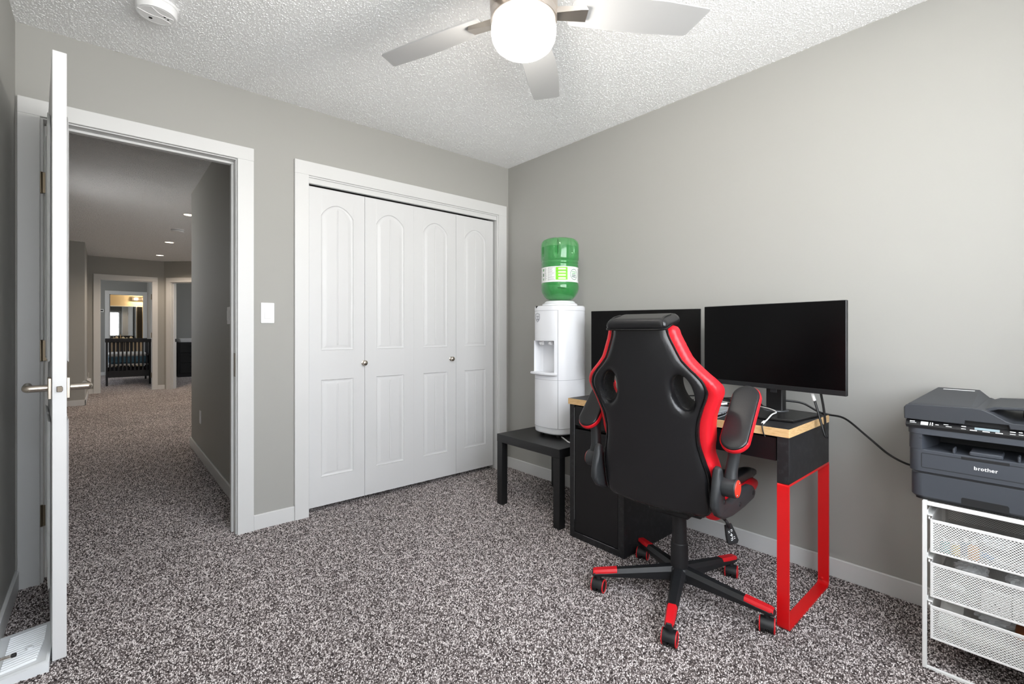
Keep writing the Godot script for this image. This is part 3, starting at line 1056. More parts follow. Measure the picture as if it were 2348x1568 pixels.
# sprayed stipple: one patch of soft plaster specks, repeated over the ceilings in four turns
func make_stipple(ce: Node) -> void:
	var step := 0.0080
	var n := 44
	var side := n * step
	var rng := RandomNumberGenerator.new()
	rng.seed = 77
	var pos := PackedVector3Array()
	var nor := PackedVector3Array()
	for iz in n:
		for ix in n:
			if rng.randf() < 0.12: continue
			var c := Vector3((ix + 0.5 + rng.randf_range(-0.42, 0.42)) * step - side / 2, 0.0006, (iz + 0.5 + rng.randf_range(-0.42, 0.42)) * step - side / 2)
			var r := 0.0018 + 0.0026 * pow(rng.randf(), 1.6)
			var long := rng.randf_range(1.0, 1.7)
			var turn := rng.randf() * PI
			var h := r * rng.randf_range(0.55, 0.95)
			var rings := []
			var norms := []
			for q in [[0.0, 1.0, 0.25], [0.62, 0.80, 0.75], [0.93, 0.38, 0.95]]:
				var ring := []
				var nr := []
				for j in 6:
					var a := TAU * j / 6.0
					var e := Vector3(cos(a) * long, 0, sin(a)).rotated(Vector3.UP, turn)
					ring.append(c + e * r * float(q[1]) - Vector3(0, h * float(q[0]), 0))
					nr.append((Vector3(cos(a) / long, 0, sin(a)).rotated(Vector3.UP, turn) * sqrt(1.0 - float(q[2]) * float(q[2])) - Vector3(0, float(q[2]), 0)).normalized())
				rings.append(ring)
				norms.append(nr)
			for q in 3:
				for j in 6:
					var m := (j + 1) % 6
					if q < 2:
						for e in [[q, j], [q + 1, m], [q, m], [q, j], [q + 1, j], [q + 1, m]]:
							pos.append(rings[e[0]][e[1]]); nor.append(norms[e[0]][e[1]])
					else:
						pos.append(rings[2][j]); nor.append(norms[2][j])
						pos.append(c - Vector3(0, h, 0)); nor.append(Vector3.DOWN)
						pos.append(rings[2][m]); nor.append(norms[2][m])
	var arr := []
	arr.resize(Mesh.ARRAY_MAX)
	arr[Mesh.ARRAY_VERTEX] = pos
	arr[Mesh.ARRAY_NORMAL] = nor
	var patch := ArrayMesh.new()
	patch.add_surface_from_arrays(Mesh.PRIMITIVE_TRIANGLES, arr)
	patch.surface_set_material(0, M.ceiling_stipple)
	var spots := []
	for area in [[-2.785, 0.0, 0.0, 3.42], [-3.08, -1.86, -8.2, -0.12], [-1.86, 1.0, -8.2, -2.55]]:
		var nx := int(ceil((area[1] - area[0]) / side))
		var nz := int(ceil((area[3] - area[2]) / side))
		for iz in nz:
			for ix in nx:
				spots.append(Vector3(area[0] + (ix + 0.5) * side, CEIL, area[2] + (iz + 0.5) * side))
	var mm := MultiMesh.new()
	mm.transform_format = MultiMesh.TRANSFORM_3D
	mm.mesh = patch
	mm.instance_count = spots.size()
	for i in spots.size():
		mm.set_instance_transform(i, Transform3D(Basis(Vector3.UP, PI / 2 * rng.randi_range(0, 3)), spots[i]))
	var o := MultiMeshInstance3D.new()
	o.name = "stipple_specks"
	o.multimesh = mm
	o.material_override = M.ceiling_stipple
	o.set_meta("kind", "stuff")
	ce.add_child(o)

# ------------------------------------------------------------------ fan, detectors, switches, hall lights
func make_fixtures() -> void:
	var at := Vector3(-1.39, 0, 1.708)
	var fan := thing("ceiling_fan", "ceiling fan with pale blades, metal motor housing and lit white globe", "ceiling fan", at)
	var b := B.new()
	b.lathe([[0.0, 2.44], [0.07, 2.44], [0.068, 2.41], [0.045, 2.385], [0.014, 2.38], [0.014, 2.335], [0.06, 2.33], [0.105, 2.315], [0.118, 2.29], [0.118, 2.235], [0.112, 2.222], [0.0, 2.222]], 40)
	put("motor_housing", b, M.fan_metal, fan)
	b = B.new()
	b.lathe([[0.0, 2.222], [0.112, 2.222], [0.116, 2.218], [0.116, 2.192], [0.110, 2.188], [0.0, 2.188]], 40)
	put("light_collar", b, M.fan_metal, fan)
	b = B.new()
	b.lathe([[0.0, 2.080], [0.03, 2.081], [0.06, 2.085], [0.083, 2.094], [0.100, 2.108], [0.110, 2.127], [0.114, 2.148], [0.1135, 2.168], [0.109, 2.184], [0.104, 2.190], [0.0, 2.192]], 48)
	put("lamp_globe", b, M.lamp_glass, fan)
	bulb("fan_light", at + Vector3(0, 2.135, 0), 0.55, 0.09, Color(1.0, 0.975, 0.94))
	for k in 5:
		var ang := deg_to_rad(-37.0 + 72.0 * k)
		var out := Vector3(cos(ang), 0, sin(ang))
		var tau := Vector3(-sin(ang), 0, cos(ang))
		var pitch := deg_to_rad(12.0)
		var chord := tau * cos(pitch) + Vector3.UP * sin(pitch)
		var frame := Transform3D(Basis(out, chord, out.cross(chord)), Vector3(0, 2.238, 0))
		b = B.new()
		b.xf = frame
		var o := PackedVector2Array([Vector2(0.165, -0.048), Vector2(0.175, -0.056), Vector2(0.30, -0.064), Vector2(0.45, -0.069), Vector2(0.612, -0.066), Vector2(0.622, -0.060),
			Vector2(0.660, 0.044), Vector2(0.656, 0.054), Vector2(0.50, 0.070), Vector2(0.40, 0.073), Vector2(0.28, 0.066), Vector2(0.18, 0.052), Vector2(0.166, 0.042)])
		b.prism(o, -0.003, 0.003, 0.0012)
		var bl := put("blade", b, M.fan_blade, fan)
		b = B.new()
		b.xf = frame
		var rings := []
		for i in 9:
			var t := i / 8.0
			var r := lerpf(0.108, 0.215, t)
			var w := 0.020 + 0.012 * t
			var z := lerpf(0.010, -0.0, t)
			var low := -0.012 if frame.basis.z.y > 0 else 0.012
			var s := -1.0 if frame.basis.z.y > 0 else 1.0
			var lo := (0.022 - 0.012 * t) * s
			rings.append(PackedVector3Array([Vector3(r, -w, 0.003 * s), Vector3(r, w, 0.003 * s), Vector3(r + (0.01 if i == 8 else 0.0), w * 0.8, 0.003 * s + lo), Vector3(r + (0.01 if i == 8 else 0.0), -w * 0.8, 0.003 * s + lo)]))
		b.loft(rings)
		put("blade_iron", b, M.fan_metal, bl)

	# smoke alarm
	var sa := thing("smoke_alarm", "round white smoke alarm on the stippled ceiling near the door", "smoke alarm", Vector3(-2.335, 0, 0.522))
	b = B.new()
	b.lathe([[0.0, 2.44], [0.074, 2.44], [0.074, 2.431], [0.069, 2.429], [0.069, 2.402], [0.066, 2.398], [0.060, 2.3975], [0.0585, 2.399], [0.057, 2.3975], [0.0, 2.396]], 44)
	put("body", b, M.white_plastic, sa)
	for q in [[-0.018, -0.030, 0.0065], [0.026, 0.012, 0.0045], [0.038, 0.000, 0.0035]]:
		b = B.new()
		b.cyl(Vector3(q[0], 2.3965, q[1]), Vector3(q[0], 2.3955, q[1]), q[2], 14)
		put("vent_hole", b, M.slot_dark, sa)
	b = B.new()
	b.tube(spline([Vector3(-0.062, 2.3966, 0.012), Vector3(-0.02, 2.3962, -0.004), Vector3(0.02, 2.3962, -0.006), Vector3(0.05, 2.3966, -0.025)], 6), 0.0012, 6)
	b.tube(spline([Vector3(-0.02, 2.3962, 0.055), Vector3(0.012, 2.3962, 0.022), Vector3(0.055, 2.3966, 0.012)], 6), 0.0012, 6)
	put("cover_ridge", b, M.white_plastic, sa)

	# light switch between doorway and closet
	var sw := thing("light_switch", "white light switch with two paddles between doorway and closet", "light switch", Vector3(-1.798, 1.213, 0))
	b = B.new()
	b.prism(round_rect(-0.035, -0.058, 0.035, 0.058, 0.004), 0.0, 0.006, 0.0015)
	put("cover_plate", b, M.white_plastic, sw)
	for s in [-1, 1]:
		b = B.new()
		b.box(Vector3(-0.016, 0.001 if s > 0 else -0.033, 0.005), Vector3(0.016, 0.033 if s > 0 else -0.001, 0.0085), 0.001)
		put("paddle", b, M.white_plastic, sw)
	var hs := thing("light_switch", "white light switch on the hall wall just past the doorway", "light switch", Vector3(-1.86, 1.215, -0.715))
	b = B.new()
	b.box(Vector3(-0.006, -0.058, -0.05), Vector3(0, 0.058, 0.05), 0.0015)
	put("cover_plate", b, M.white_plastic, hs)
	for s in [-0.024, 0.024]:
		b = B.new()
		b.box(Vector3(-0.009, -0.033, s - 0.016), Vector3(-0.005, 0.033, s + 0.016), 0.001)
		put("paddle", b, M.white_plastic, hs)
	var ol := thing("outlet", "white electrical outlet low on the hall wall", "outlet", Vector3(-1.86, 0.357, -1.975))
	b = B.new()
	b.box(Vector3(-0.006, -0.057, -0.036), Vector3(0, 0.057, 0.036), 0.0015)
	put("cover_plate", b, M.white_plastic, ol)
	for s in [-0.022, 0.022]:
		b = B.new()
		b.box(Vector3(-0.0085, s - 0.014, -0.016), Vector3(-0.005, s + 0.014, 0.016), 0.001)
		put("socket", b, M.white_plastic, ol)
	var nl := thing("plug_in_adapter", "small white plug-in adapter on the wall corner at the hall's end", "adapter", Vector3(-2.72, 0.28, -7.75))
	b = B.new()
	b.box(Vector3(0, -0.057, -0.036), Vector3(0.006, 0.057, 0.036), 0.001)
	put("cover_plate", b, M.white_plastic, nl)
	b = B.new()
	b.box(Vector3(0.006, -0.05, -0.03), Vector3(0.05, 0.03, 0.03), 0.004)
	put("housing", b, M.white_plastic, nl)
	b = B.new()
	b.tube([Vector3(0.02, 0.03, 0), Vector3(0.02, 0.13, 0)], 0.003, 6)
	put("aerial", b, M.white_plastic, nl)
	# hall ceiling
	var z := [-3.54, -5.73, -7.32]
	var lab := ["recessed hall light nearest the bedroom doorway", "middle recessed hall light beyond the hall detector", "farthest recessed hall light by the end wall"]
	for i in 3:
		var dl := thing("downlight", lab[i], "recessed light", Vector3(-1.765, CEIL, z[i]), "recessed lights in the hall ceiling")
		b = B.new()
		b.lathe([[0.052, 0.0], [0.075, 0.0], [0.075, -0.004], [0.055, -0.007], [0.052, 0.0]], 28)
		put("trim_ring", b, M.white_plastic, dl)
		b = B.new()
		b.cyl(Vector3(0, 0, 0), Vector3(0, -0.004, 0), 0.053, 24)
		put("lens", b, M.downlight_glow, dl)
		var sp := SpotLight3D.new()
		sp.name = "downlight_beam_%d" % (i + 1)
		sp.position = Vector3(-1.765, CEIL - 0.012, z[i])
		sp.rotation_degrees.x = -90
		sp.spot_angle = 75
		sp.spot_angle_attenuation = 0.6
		sp.spot_range = 12
		sp.spot_attenuation = 2.0
		sp.light_size = 0.05
		sp.light_color = Color(1.0, 0.92, 0.83)
		sp.light_energy = 1.7
		sp.shadow_enabled = true
		add_child(sp)
	var hd := thing("smoke_alarm", "round smoke alarm on the hall ceiling among the recessed lights", "smoke alarm", Vector3(-1.775, CEIL, -4.585))
	b = B.new()
	b.lathe([[0.0, 0.0], [0.072, 0.0], [0.072, -0.012], [0.066, -0.036], [0.056, -0.04], [0.0, -0.04]], 30)
	put("body", b, M.white_plastic, hd)
	b = B.new()
	b.lathe([[0.0725, -0.013], [0.0735, -0.014], [0.0715, -0.018], [0.0705, -0.017]], 30)
	put("vent_ring", b, M.cooler_seam, hd)

	# floor register cover and door stop behind the door
	var vc := thing("vent_deflector", "ribbed white plastic vent deflector on the carpet behind the door", "vent cover", Vector3(-2.706, 0, 0.625))
	b = B.new()
	var L := 0.15
	# a shallow tray: outer skirt, rim, sloping well, ribbed bed
	var rect := func(x0: float, x1: float, z0: float, z1: float, y: float, yl: float) -> PackedVector3Array:
		return PackedVector3Array([Vector3(x0, yl, z0), Vector3(x1, y, z0), Vector3(x1, y, z1), Vector3(x0, yl, z1)])
	var R := [rect.call(-0.076, 0.074, -L, L, 0.0, 0.0), rect.call(-0.076, 0.074, -L, L, 0.034, 0.020), rect.call(-0.068, 0.066, -L + 0.010, L - 0.010, 0.038, 0.024), rect.call(-0.060, 0.060, -L + 0.022, L - 0.022, 0.034, 0.020)]
	b.loft(R, true, true)
	put("shell", b, M.vent_plastic, vc)
	for k in 15:
		var zz := lerpf(-0.115, 0.105, k / 14.0)
		var x1 := 0.052 - 0.010 * maxf(0.0, k - 6) / 8.0
		b = B.new()
		b.loft([PackedVector3Array([Vector3(-0.040, 0.0215, zz - 0.005), Vector3(-0.040, 0.0285, zz - 0.001), Vector3(-0.040, 0.0285, zz + 0.002), Vector3(-0.040, 0.0215, zz + 0.006)]),
			PackedVector3Array([Vector3(x1, 0.0330, zz - 0.005), Vector3(x1, 0.0400, zz - 0.001), Vector3(x1, 0.0400, zz + 0.002), Vector3(x1, 0.0330, zz + 0.006)])])
		put("rib", b, M.vent_plastic, vc)
	b = B.new()
	b.cyl(Vector3(0.020, 0.030, 0.02), Vector3(0.020, 0.042, 0.02), 0.009, 16, 0.002)
	put("button", b, M.vent_plastic, vc)
	var ds := thing("door_stop", "thin white spring door stop reaching out from the left baseboard", "door stop", Vector3(-2.772, 0.055, 0.70))
	b = B.new()
	var sp2 := []
	for k in 120:
		var a := k * 0.9
		sp2.append(Vector3(0.006 + 0.042 * k / 120.0, cos(a) * 0.0045, sin(a) * 0.0045))
	b.tube(sp2, 0.0009, 5)
	put("spring", b, M.nickel, ds)
	b = B.new()
	b.cyl(Vector3(0, 0, 0), Vector3(0.008, 0, 0), 0.010, 14, 0.002)
	put("base", b, M.white_plastic, ds)
	b = B.new()
	b.cyl(Vector3(0.047, 0, 0), Vector3(0.060, 0, 0), 0.0062, 12, 0.002)
	put("tip", b, M.dark_plastic, ds)

# ------------------------------------------------------------------ crib, dresser and bathroom at the end of the hall
func make_far_rooms() -> void:
	var cr := thing("crib", "dark wooden crib with slatted end seen through the far doorway", "crib", Vector3(-2.12, 0, -10.2))
	# end panel faces the hall (+z)
	var hx := 0.36
	for zc in [0.68, -0.68]:
		for s in [-1, 1]:
			var b := B.new()
			b.box(Vector3(s * hx - 0.035 if s > 0 else -hx, 0.0, zc - 0.03), Vector3(hx if s > 0 else -hx + 0.035, 0.93, zc + 0.03), 0.004)
			put("post", b, M.crib_black, cr)
		var b := B.new()
		b.box(Vector3(-hx - 0.01, 0.88, zc - 0.035), Vector3(hx + 0.01, 0.945, zc + 0.035), 0.006)
		put("top_rail", b, M.crib_black, cr)
		b = B.new()
		b.box(Vector3(-hx, 0.17, zc - 0.02), Vector3(hx, 0.30, zc + 0.02), 0.004)
		put("bottom_rail", b, M.crib_black, cr)
		for k in 10:
			var x := -hx + 0.035 + (2 * hx - 0.07) * (k + 0.5) / 10.0
			b = B.new()
			b.box(Vector3(x - 0.014, 0.30, zc - 0.009), Vector3(x + 0.014, 0.88, zc + 0.009), 0.003)
			put("slat", b, M.crib_black, cr)
	for s in [-1, 1]:
		var b := B.new()
		b.box(Vector3(s * (hx - 0.018) - 0.012, 0.84, -0.65), Vector3(s * (hx - 0.018) + 0.012, 0.90, 0.65), 0.004)
		put("side_rail", b, M.crib_black, cr)
		b = B.new()
		b.box(Vector3(s * (hx - 0.018) - 0.012, 0.20, -0.65), Vector3(s * (hx - 0.018) + 0.012, 0.28, 0.65), 0.004)
		put("side_rail", b, M.crib_black, cr)
		for k in 16:
			var z := -0.65 + 1.30 * (k + 0.5) / 16.0
			b = B.new()
			b.box(Vector3(s * (hx - 0.018) - 0.008, 0.28, z - 0.012), Vector3(s * (hx - 0.018) + 0.008, 0.84, z + 0.012), 0.003)
			put("side_slat", b, M.crib_black, cr)
	var mt := thing("crib_mattress", "blue sheeted mattress inside the dark crib", "mattress", Vector3(-2.12, 0, -10.2))
	var b := B.new()
	b.box(Vector3(-0.315, 0.44, -0.64), Vector3(0.315, 0.60, 0.64), 0.03)
	put("mattress", b, M.crib_sheet, mt)
	b = B.new()
	b.box(Vector3(-0.318, 0.585, -0.645), Vector3(0.318, 0.645, 0.645), 0.02)
	put("white_cover", b, M.crib_white, mt)
	b = B.new()
	b.box(Vector3(-0.32, 0.40, -0.64), Vector3(0.32, 0.435, 0.64), 0.004)
	put("support_frame", b, M.crib_white, mt)

	var dr := thing("dresser", "dark three drawer dresser seen through the angled doorway", "dresser", Vector3(-0.78, 0, -11.0))
	b = B.new()
	b.box(Vector3(-0.39, 0.0, -0.22), Vector3(0.39, 0.84, 0.22), 0.004)
	put("body", b, M.crib_black, dr)
	for k in 3:
		b = B.new()
		var y := 0.10 + k * 0.245
		b.box(Vector3(-0.355, y, 0.215), Vector3(0.355, y + 0.225, 0.235), 0.004)
		var dw := put("drawer", b, M.bezel, dr)
		b = B.new()
		b.box(Vector3(-0.16, y + 0.15, 0.235), Vector3(0.16, y + 0.165, 0.258), 0.003)
		put("drawer_pull", b, M.slot_dark, dw)
	var tr := thing("changing_tray", "white changing tray on top of the dark dresser", "tray", Vector3(-0.78, 0.84, -11.0))
	b = B.new()
	b.loft([_rr(0.36, 0.17, 0.0), _rr(0.38, 0.19, 0.085), _rr(0.36, 0.17, 0.09), _rr(0.33, 0.15, 0.03)], true, true)
	put("tray", b, M.white_plastic, tr)

	# bathroom: vanity, mirror, light bar, towel, small bottles
	var va := thing("vanity", "white bathroom vanity under the mirror beyond the crib", "vanity", Vector3(-2.05, 0, -13.95))
	b = B.new()
	b.box(Vector3(-0.55, 0.0, -0.25), Vector3(0.55, 0.80, 0.22), 0.004)
	put("cabinet", b, M.trim_white, va)
	b = B.new()
	b.box(Vector3(-0.57, 0.80, -0.25), Vector3(0.57, 0.84, 0.24), 0.004)
	put("countertop", b, M.trim_white, va)
	var mi := thing("mirror", "wall mirror over the bathroom vanity, reflecting the bright window", "mirror", Vector3(-2.10, 1.40, -14.2))
	b = B.new()
	b.box(Vector3(-0.33, -0.52, 0.0), Vector3(0.30, 0.42, 0.012), 0.002)
	put("backing", b, M.trim_white, mi)
	b = B.new()
	b.box(Vector3(-0.315, -0.505, 0.0125), Vector3(0.285, 0.405, 0.0165), 0.001)
	put("mirror_glass", b, M.mirror, mi)
	var tw := thing("towel", "dark towel hanging beside the bathroom mirror", "towel", Vector3(-1.74, 1.30, -14.19))
	b = B.new()
	b.box(Vector3(-0.06, -0.45, 0.0), Vector3(0.06, 0.50, 0.03), 0.01)
	put("cloth", b, M.towel_dark, tw)
	var lb := thing("vanity_light", "chrome vanity light bar with glowing bulbs over the bathroom mirror", "wall light", Vector3(-1.62, 2.02, -14.2))
	b = B.new()
	b.box(Vector3(-0.30, -0.045, 0.0), Vector3(0.30, 0.045, 0.04), 0.004)
	put("back_plate", b, M.nickel, lb)
	for k in 3:
		b = B.new()
		b.xf = Transform3D(Basis(), Vector3(-0.20 + 0.20 * k, 0, 0.075))
		b.lathe([[0.0, -0.04], [0.03, -0.035], [0.042, -0.01], [0.042, 0.01], [0.03, 0.035], [0.0, 0.04]], 16)
		put("bulb", b, M.downlight_glow, lb)
		bulb("vanity_bulb_%d" % (k + 1), Vector3(-1.82 + 0.20 * k, 2.02, -14.125), 0.22, 0.03, Color(1.0, 0.90, 0.74))
	var spots := [[-2.30, 0.10, "short white bottle at the left end of the bathroom counter"], [-2.24, 0.15, "slim bottle beside the short one on the bathroom counter"], [-2.10, 0.12, "white jar in the middle of the bathroom counter"], [-2.02, 0.09, "low tub on the bathroom counter"], [-1.93, 0.13, "bottle near the towel on the bathroom counter"]]
	for q in spots:
		var bt := thing("toiletry_bottle", q[2], "bottle", Vector3(q[0], 0.84, -13.82), "toiletries on the bathroom counter")
		b = B.new()
		b.lathe([[0.0, 0.0], [0.022, 0.0], [0.024, 0.005], [0.024, q[1] * 0.7], [0.010, q[1] * 0.8], [0.0, q[1] * 0.8]], 14)
		put("bottle", b, M.white_plastic, bt)
		b = B.new()
		b.cyl(Vector3(0, q[1] * 0.8, 0), Vector3(0, q[1], 0), 0.011, 12, 0.001)
		put("cap", b, M.cooler_seam, bt)
	var ft := thing("faucet", "chrome faucet on the bathroom counter", "faucet", Vector3(-2.16, 0.84, -14.05))
	b = B.new()
	b.tube(spline([Vector3(0, 0, 0), Vector3(0, 0.14, 0), Vector3(0, 0.17, 0.03), Vector3(0, 0.15, 0.10)], 5), 0.011, 10)
	put("spout", b, M.nickel, ft)
	var ts := thing("thermostat", "tiny white thermostat on the grey bedroom wall beside the bathroom door", "thermostat", Vector3(-2.56, 1.62, -12.6))
	b = B.new()
	b.box(Vector3(-0.05, -0.035, 0), Vector3(0.05, 0.035, 0.02), 0.003)
	put("case", b, M.white_plastic, ts)
	b = B.new()
	b.box(Vector3(-0.02, -0.015, 0.0195), Vector3(0.035, 0.015, 0.021), 0.001)
	put("display", b, M.slot_dark, ts)

func _rr(hx: float, hz: float, y: float) -> PackedVector3Array:
	var out := PackedVector3Array()
	for p in round_rect(-hx, -hz, hx, hz, 0.04):
		out.append(Vector3(p.x, y, p.y))
	return out

# ------------------------------------------------------------------ side table, water cooler, bottle
func make_cooler_corner() -> void:
	var t := thing("side_table", "black square side table in the corner holding the water cooler", "side table", Vector3(-0.3125, 0, 0.8485))
	var b := B.new()
	b.box(Vector3(-0.2745, 0.40, -0.2745), Vector3(0.2745, 0.45, 0.2745), 0.0015)
	put("tabletop", b, M.table_black, t)
	for sx in [-1, 1]:
		for sz in [-1, 1]:
			b = B.new()
			b.box(Vector3(sx * 0.2745 - (0.049 if sx > 0 else -0.0006), 0.0, sz * 0.2745 - (0.049 if sz > 0 else -0.0006)), Vector3(sx * 0.2745 + (0.049 if sx < 0 else -0.0006), 0.40, sz * 0.2745 + (0.049 if sz < 0 else -0.0006)), 0.002)
			put("leg", b, M.table_black, t)

	var cx := -0.283
	var cz := 0.842
	var w := thing("water_cooler", "tall white water cooler with two taps standing on the black side table", "water cooler", Vector3(cx, 0.45, cz))
	w.rotation_degrees.y = 0.0
	var hx := 0.148
	var hz := 0.138
	var pw := 3.0
	b = B.new()
	b.lathe([[0.0, 0.022], [0.93, 0.022], [0.975, 0.028], [0.985, 0.04], [0.985, 0.058], [1.0, 0.062], [1.0, 0.385]], 72, hx, hz, pw)
	put("lower_body", b, M.cooler_white, w)
	b = B.new()
	b.lathe([[1.0, 0.600], [1.0, 0.786], [1.004, 0.789], [1.004, 0.806], [0.99, 0.816], [0.95, 0.82], [0.0, 0.82]], 72, hx, hz, pw)
	put("upper_body", b, M.cooler_white, w)
	# middle section with the dispensing niche cut into the front (-x)
	var plan := PackedVector2Array()
	for k in 144:
		var a := TAU * k / 144.0
		var s := pow(pow(absf(cos(a)), pw) + pow(absf(sin(a)), pw), -1.0 / pw)
		var p := Vector2(cos(a) * s * hx, sin(a) * s * hz)
		if p.x < 0.0 and absf(p.y + 0.012) < 0.094:
			continue
		plan.append(p)
	var cut := -1
	for k in plan.size():
		if plan[k].x < 0.0 and plan[k].y > 0.0: cut = k
	var xs := -hx * 0.93
	var notch := [Vector2(xs, 0.082), Vector2(-0.080, 0.076), Vector2(-0.066, 0.060), Vector2(-0.060, 0.0), Vector2(-0.060, -0.03), Vector2(-0.066, -0.084), Vector2(-0.080, -0.100), Vector2(xs + 0.01, -0.106)]
	for k in notch.size():
		plan.insert(cut + 1 + k, notch[k])
	b = B.new()
	b.xf = Transform3D(Basis(Vector3.RIGHT, -PI / 2), Vector3.ZERO) * Transform3D(Basis.from_scale(Vector3(1, -1, 1)), Vector3.ZERO)
	b.prism(plan, 0.385, 0.600)
	put("niche_body", b, M.cooler_white, w, 30.0)
	b = B.new()
	b.lathe([[0.0, 0.383], [0.99, 0.383], [0.99, 0.386], [0.0, 0.386]], 60, hx, hz, pw)
	put("niche_floor", b, M.cooler_white, w)
	# drip tray lip
	b = B.new()
	var lip := PackedVector2Array()
	for k in 25:
		var u := -1.0 + 2.0 * k / 24.0
		lip.append(Vector2(-hx - 0.020 + 0.022 * u * u, -0.010 + 0.112 * u))
	lip.append(Vector2(-0.07, 0.09))
	lip.append(Vector2(-0.07, -0.11))
	b.xf = Transform3D(Basis(Vector3.RIGHT, -PI / 2), Vector3.ZERO) * Transform3D(Basis.from_scale(Vector3(1, -1, 1)), Vector3.ZERO)
	b.prism(lip, 0.386, 0.402, 0.004)
	put("drip_tray", b, M.cooler_white, w, 30.0)
	for z in [-0.052, 0.030]:
		b = B.new()
		b.cyl(Vector3(-0.105, 0.60, z), Vector3(-0.105, 0.572, z), 0.013, 16, 0.003)
		b.cyl(Vector3(-0.105, 0.590, z), Vector3(-0.128, 0.582, z), 0.010, 14, 0.003)
		put("tap", b, M.white_plastic, w)
	# seams: the front panel's vertical joint, the lid and the door lines
	b = B.new()
	for r in [[0.787, 0.7885, 1.0055], [0.357, 0.3585, 1.0025], [0.0605, 0.062, 1.0015]]:
		b.lathe([[r[2] - 0.01, r[0]], [r[2], r[0]], [r[2], r[1]], [r[2] - 0.01, r[1]]], 72, hx, hz, pw)
	put("panel_seam", b, M.cooler_seam, w)
	b = B.new()
	var sa := deg_to_rad(139.0)
	var ss := pow(pow(absf(cos(sa)), pw) + pow(absf(sin(sa)), pw), -1.0 / pw)
	var sp := Vector3(cos(sa) * ss * hx, 0, sin(sa) * ss * hz)
	for yr in [[0.062, 0.385], [0.385, 0.600], [0.600, 0.787]]:
		b.box(sp + Vector3(-0.001, yr[0], -0.001), sp + Vector3(0.001, yr[1], 0.001))
	put("panel_joint", b, M.cooler_seam, w)
	# shield emblem and the little power light
	b = B.new()
	var sh := [Vector3(0, 0, -0.016), Vector3(0, 0.0, -0.016)]
	var o := [[-0.017, 0.022], [0.0, 0.027], [0.017, 0.022], [0.017, -0.006], [0.010, -0.018], [0.0, -0.027], [-0.010, -0.018], [-0.017, -0.006], [-0.017, 0.022]]
	var path := []
	for q in o: path.append(Vector3(-hx - 0.0006, 0.745 + q[1], -0.052 + q[0]))
	b.tube(path, 0.0014, 5)
	put("shield_emblem", b, M.cooler_mark, w)
	b = B.new()
	for q in [[0.008, 0.0], [-0.002, 0.006], [-0.012, 0.0]]:
		b.box(Vector3(-hx - 0.0014, 0.745 + q[0] - 0.002, -0.052 - 0.009 + q[1]), Vector3(-hx + 0.002, 0.745 + q[0] + 0.002, -0.052 + 0.009 - q[1]), 0.0005)
	put("emblem_mark", b, M.cooler_mark, w)
	b = B.new()
	b.box(Vector3(-hx * 0.965, 0.806, -0.075), Vector3(-hx * 0.965 + 0.02, 0.8195, -0.058), 0.001)
	put("power_light", b, M.slot_dark, w)
	b = B.new()
	b.lathe([[0.095, 0.819], [0.112, 0.820], [0.112, 0.832], [0.106, 0.836], [0.100, 0.838], [0.094, 0.848], [0.085, 0.852], [0.05, 0.853], [0.05, 0.83]], 48)
	put("bottle_collar", b, M.cooler_white, w)
	for q in [[-0.09, -0.07], [-0.09, 0.07], [0.09, -0.07], [0.09, 0.07]]:
		b = B.new()
		b.cyl(Vector3(q[0], 0.0, q[1]), Vector3(q[0], 0.024, q[1]), 0.014, 14, 0.002)
		put("foot", b, M.dark_plastic, w)

	var bo := thing("water_bottle", "large green water bottle upside down on the white cooler", "water bottle", Vector3(cx, 1.303, cz), "")
	var prof := [[0.0, 0.0], [0.034, 0.0], [0.062, 0.002], [0.082, 0.010], [0.100, 0.028], [0.113, 0.050], [0.1205, 0.072], [0.122, 0.092], [0.1195, 0.106], [0.116, 0.112], [0.116, 0.212], [0.119, 0.216], [0.119, 0.226], [0.115, 0.231], [0.1185, 0.237], [0.1185, 0.246], [0.116, 0.251], [0.1215, 0.260], [0.1225, 0.275], [0.1225, 0.285], [0.1225, 0.30], [0.1225, 0.355], [0.117, 0.374], [0.105, 0.388], [0.088, 0.3955], [0.06, 0.397], [0.0, 0.394]]
	put("bottle_shell", _fluted(prof, 0.0), M.bottle_green, bo)
	var wp := []
	for p in prof:
		if p[1] < 0.342: wp.append([maxf(p[0] - 0.003, 0.0), p[1] + 0.001])
	wp.append([0.1195, 0.342])
	wp.append([0.0, 0.342])
	put("water", _fluted(wp, 0.0), M.water_green, bo)
	b = B.new()
	var n := 64
	for k in n:
		var a0 := TAU * k / n
		var a1 := TAU * (k + 1) / n
		var q := func(a: float, y: float) -> Vector3: return Vector3(cos(a) * 0.1172, y, sin(a) * 0.1172)
		var u0 := 1.0 - float(k) / n + 0.067
		var u1 := 1.0 - float(k + 1) / n + 0.067
		b.tri(q.call(a1, 0.114), q.call(a0, 0.114), q.call(a0, 0.210), Vector2(u1, 1), Vector2(u0, 1), Vector2(u0, 0))
		b.tri(q.call(a1, 0.114), q.call(a0, 0.210), q.call(a1, 0.210), Vector2(u1, 1), Vector2(u0, 0), Vector2(u1, 0))
	put("paper_label", b, M.bottle_label, bo)
	b = B.new()
	for k in 7:
		var a := PI - 0.75 + k * 0.055 - 0.25
		b.box(Vector3(cos(a) * 0.1215 - 0.002, 0.073, sin(a) * 0.1215 - 0.0025), Vector3(cos(a) * 0.1215 + 0.002, 0.076, sin(a) * 0.1215 + 0.0025), 0.0005)
	put("date_print", b, M.slot_dark, bo)
	var cd := thing("power_cord", "white power cord of the water cooler lying on the black side table", "cord", Vector3.ZERO)
	b = B.new()
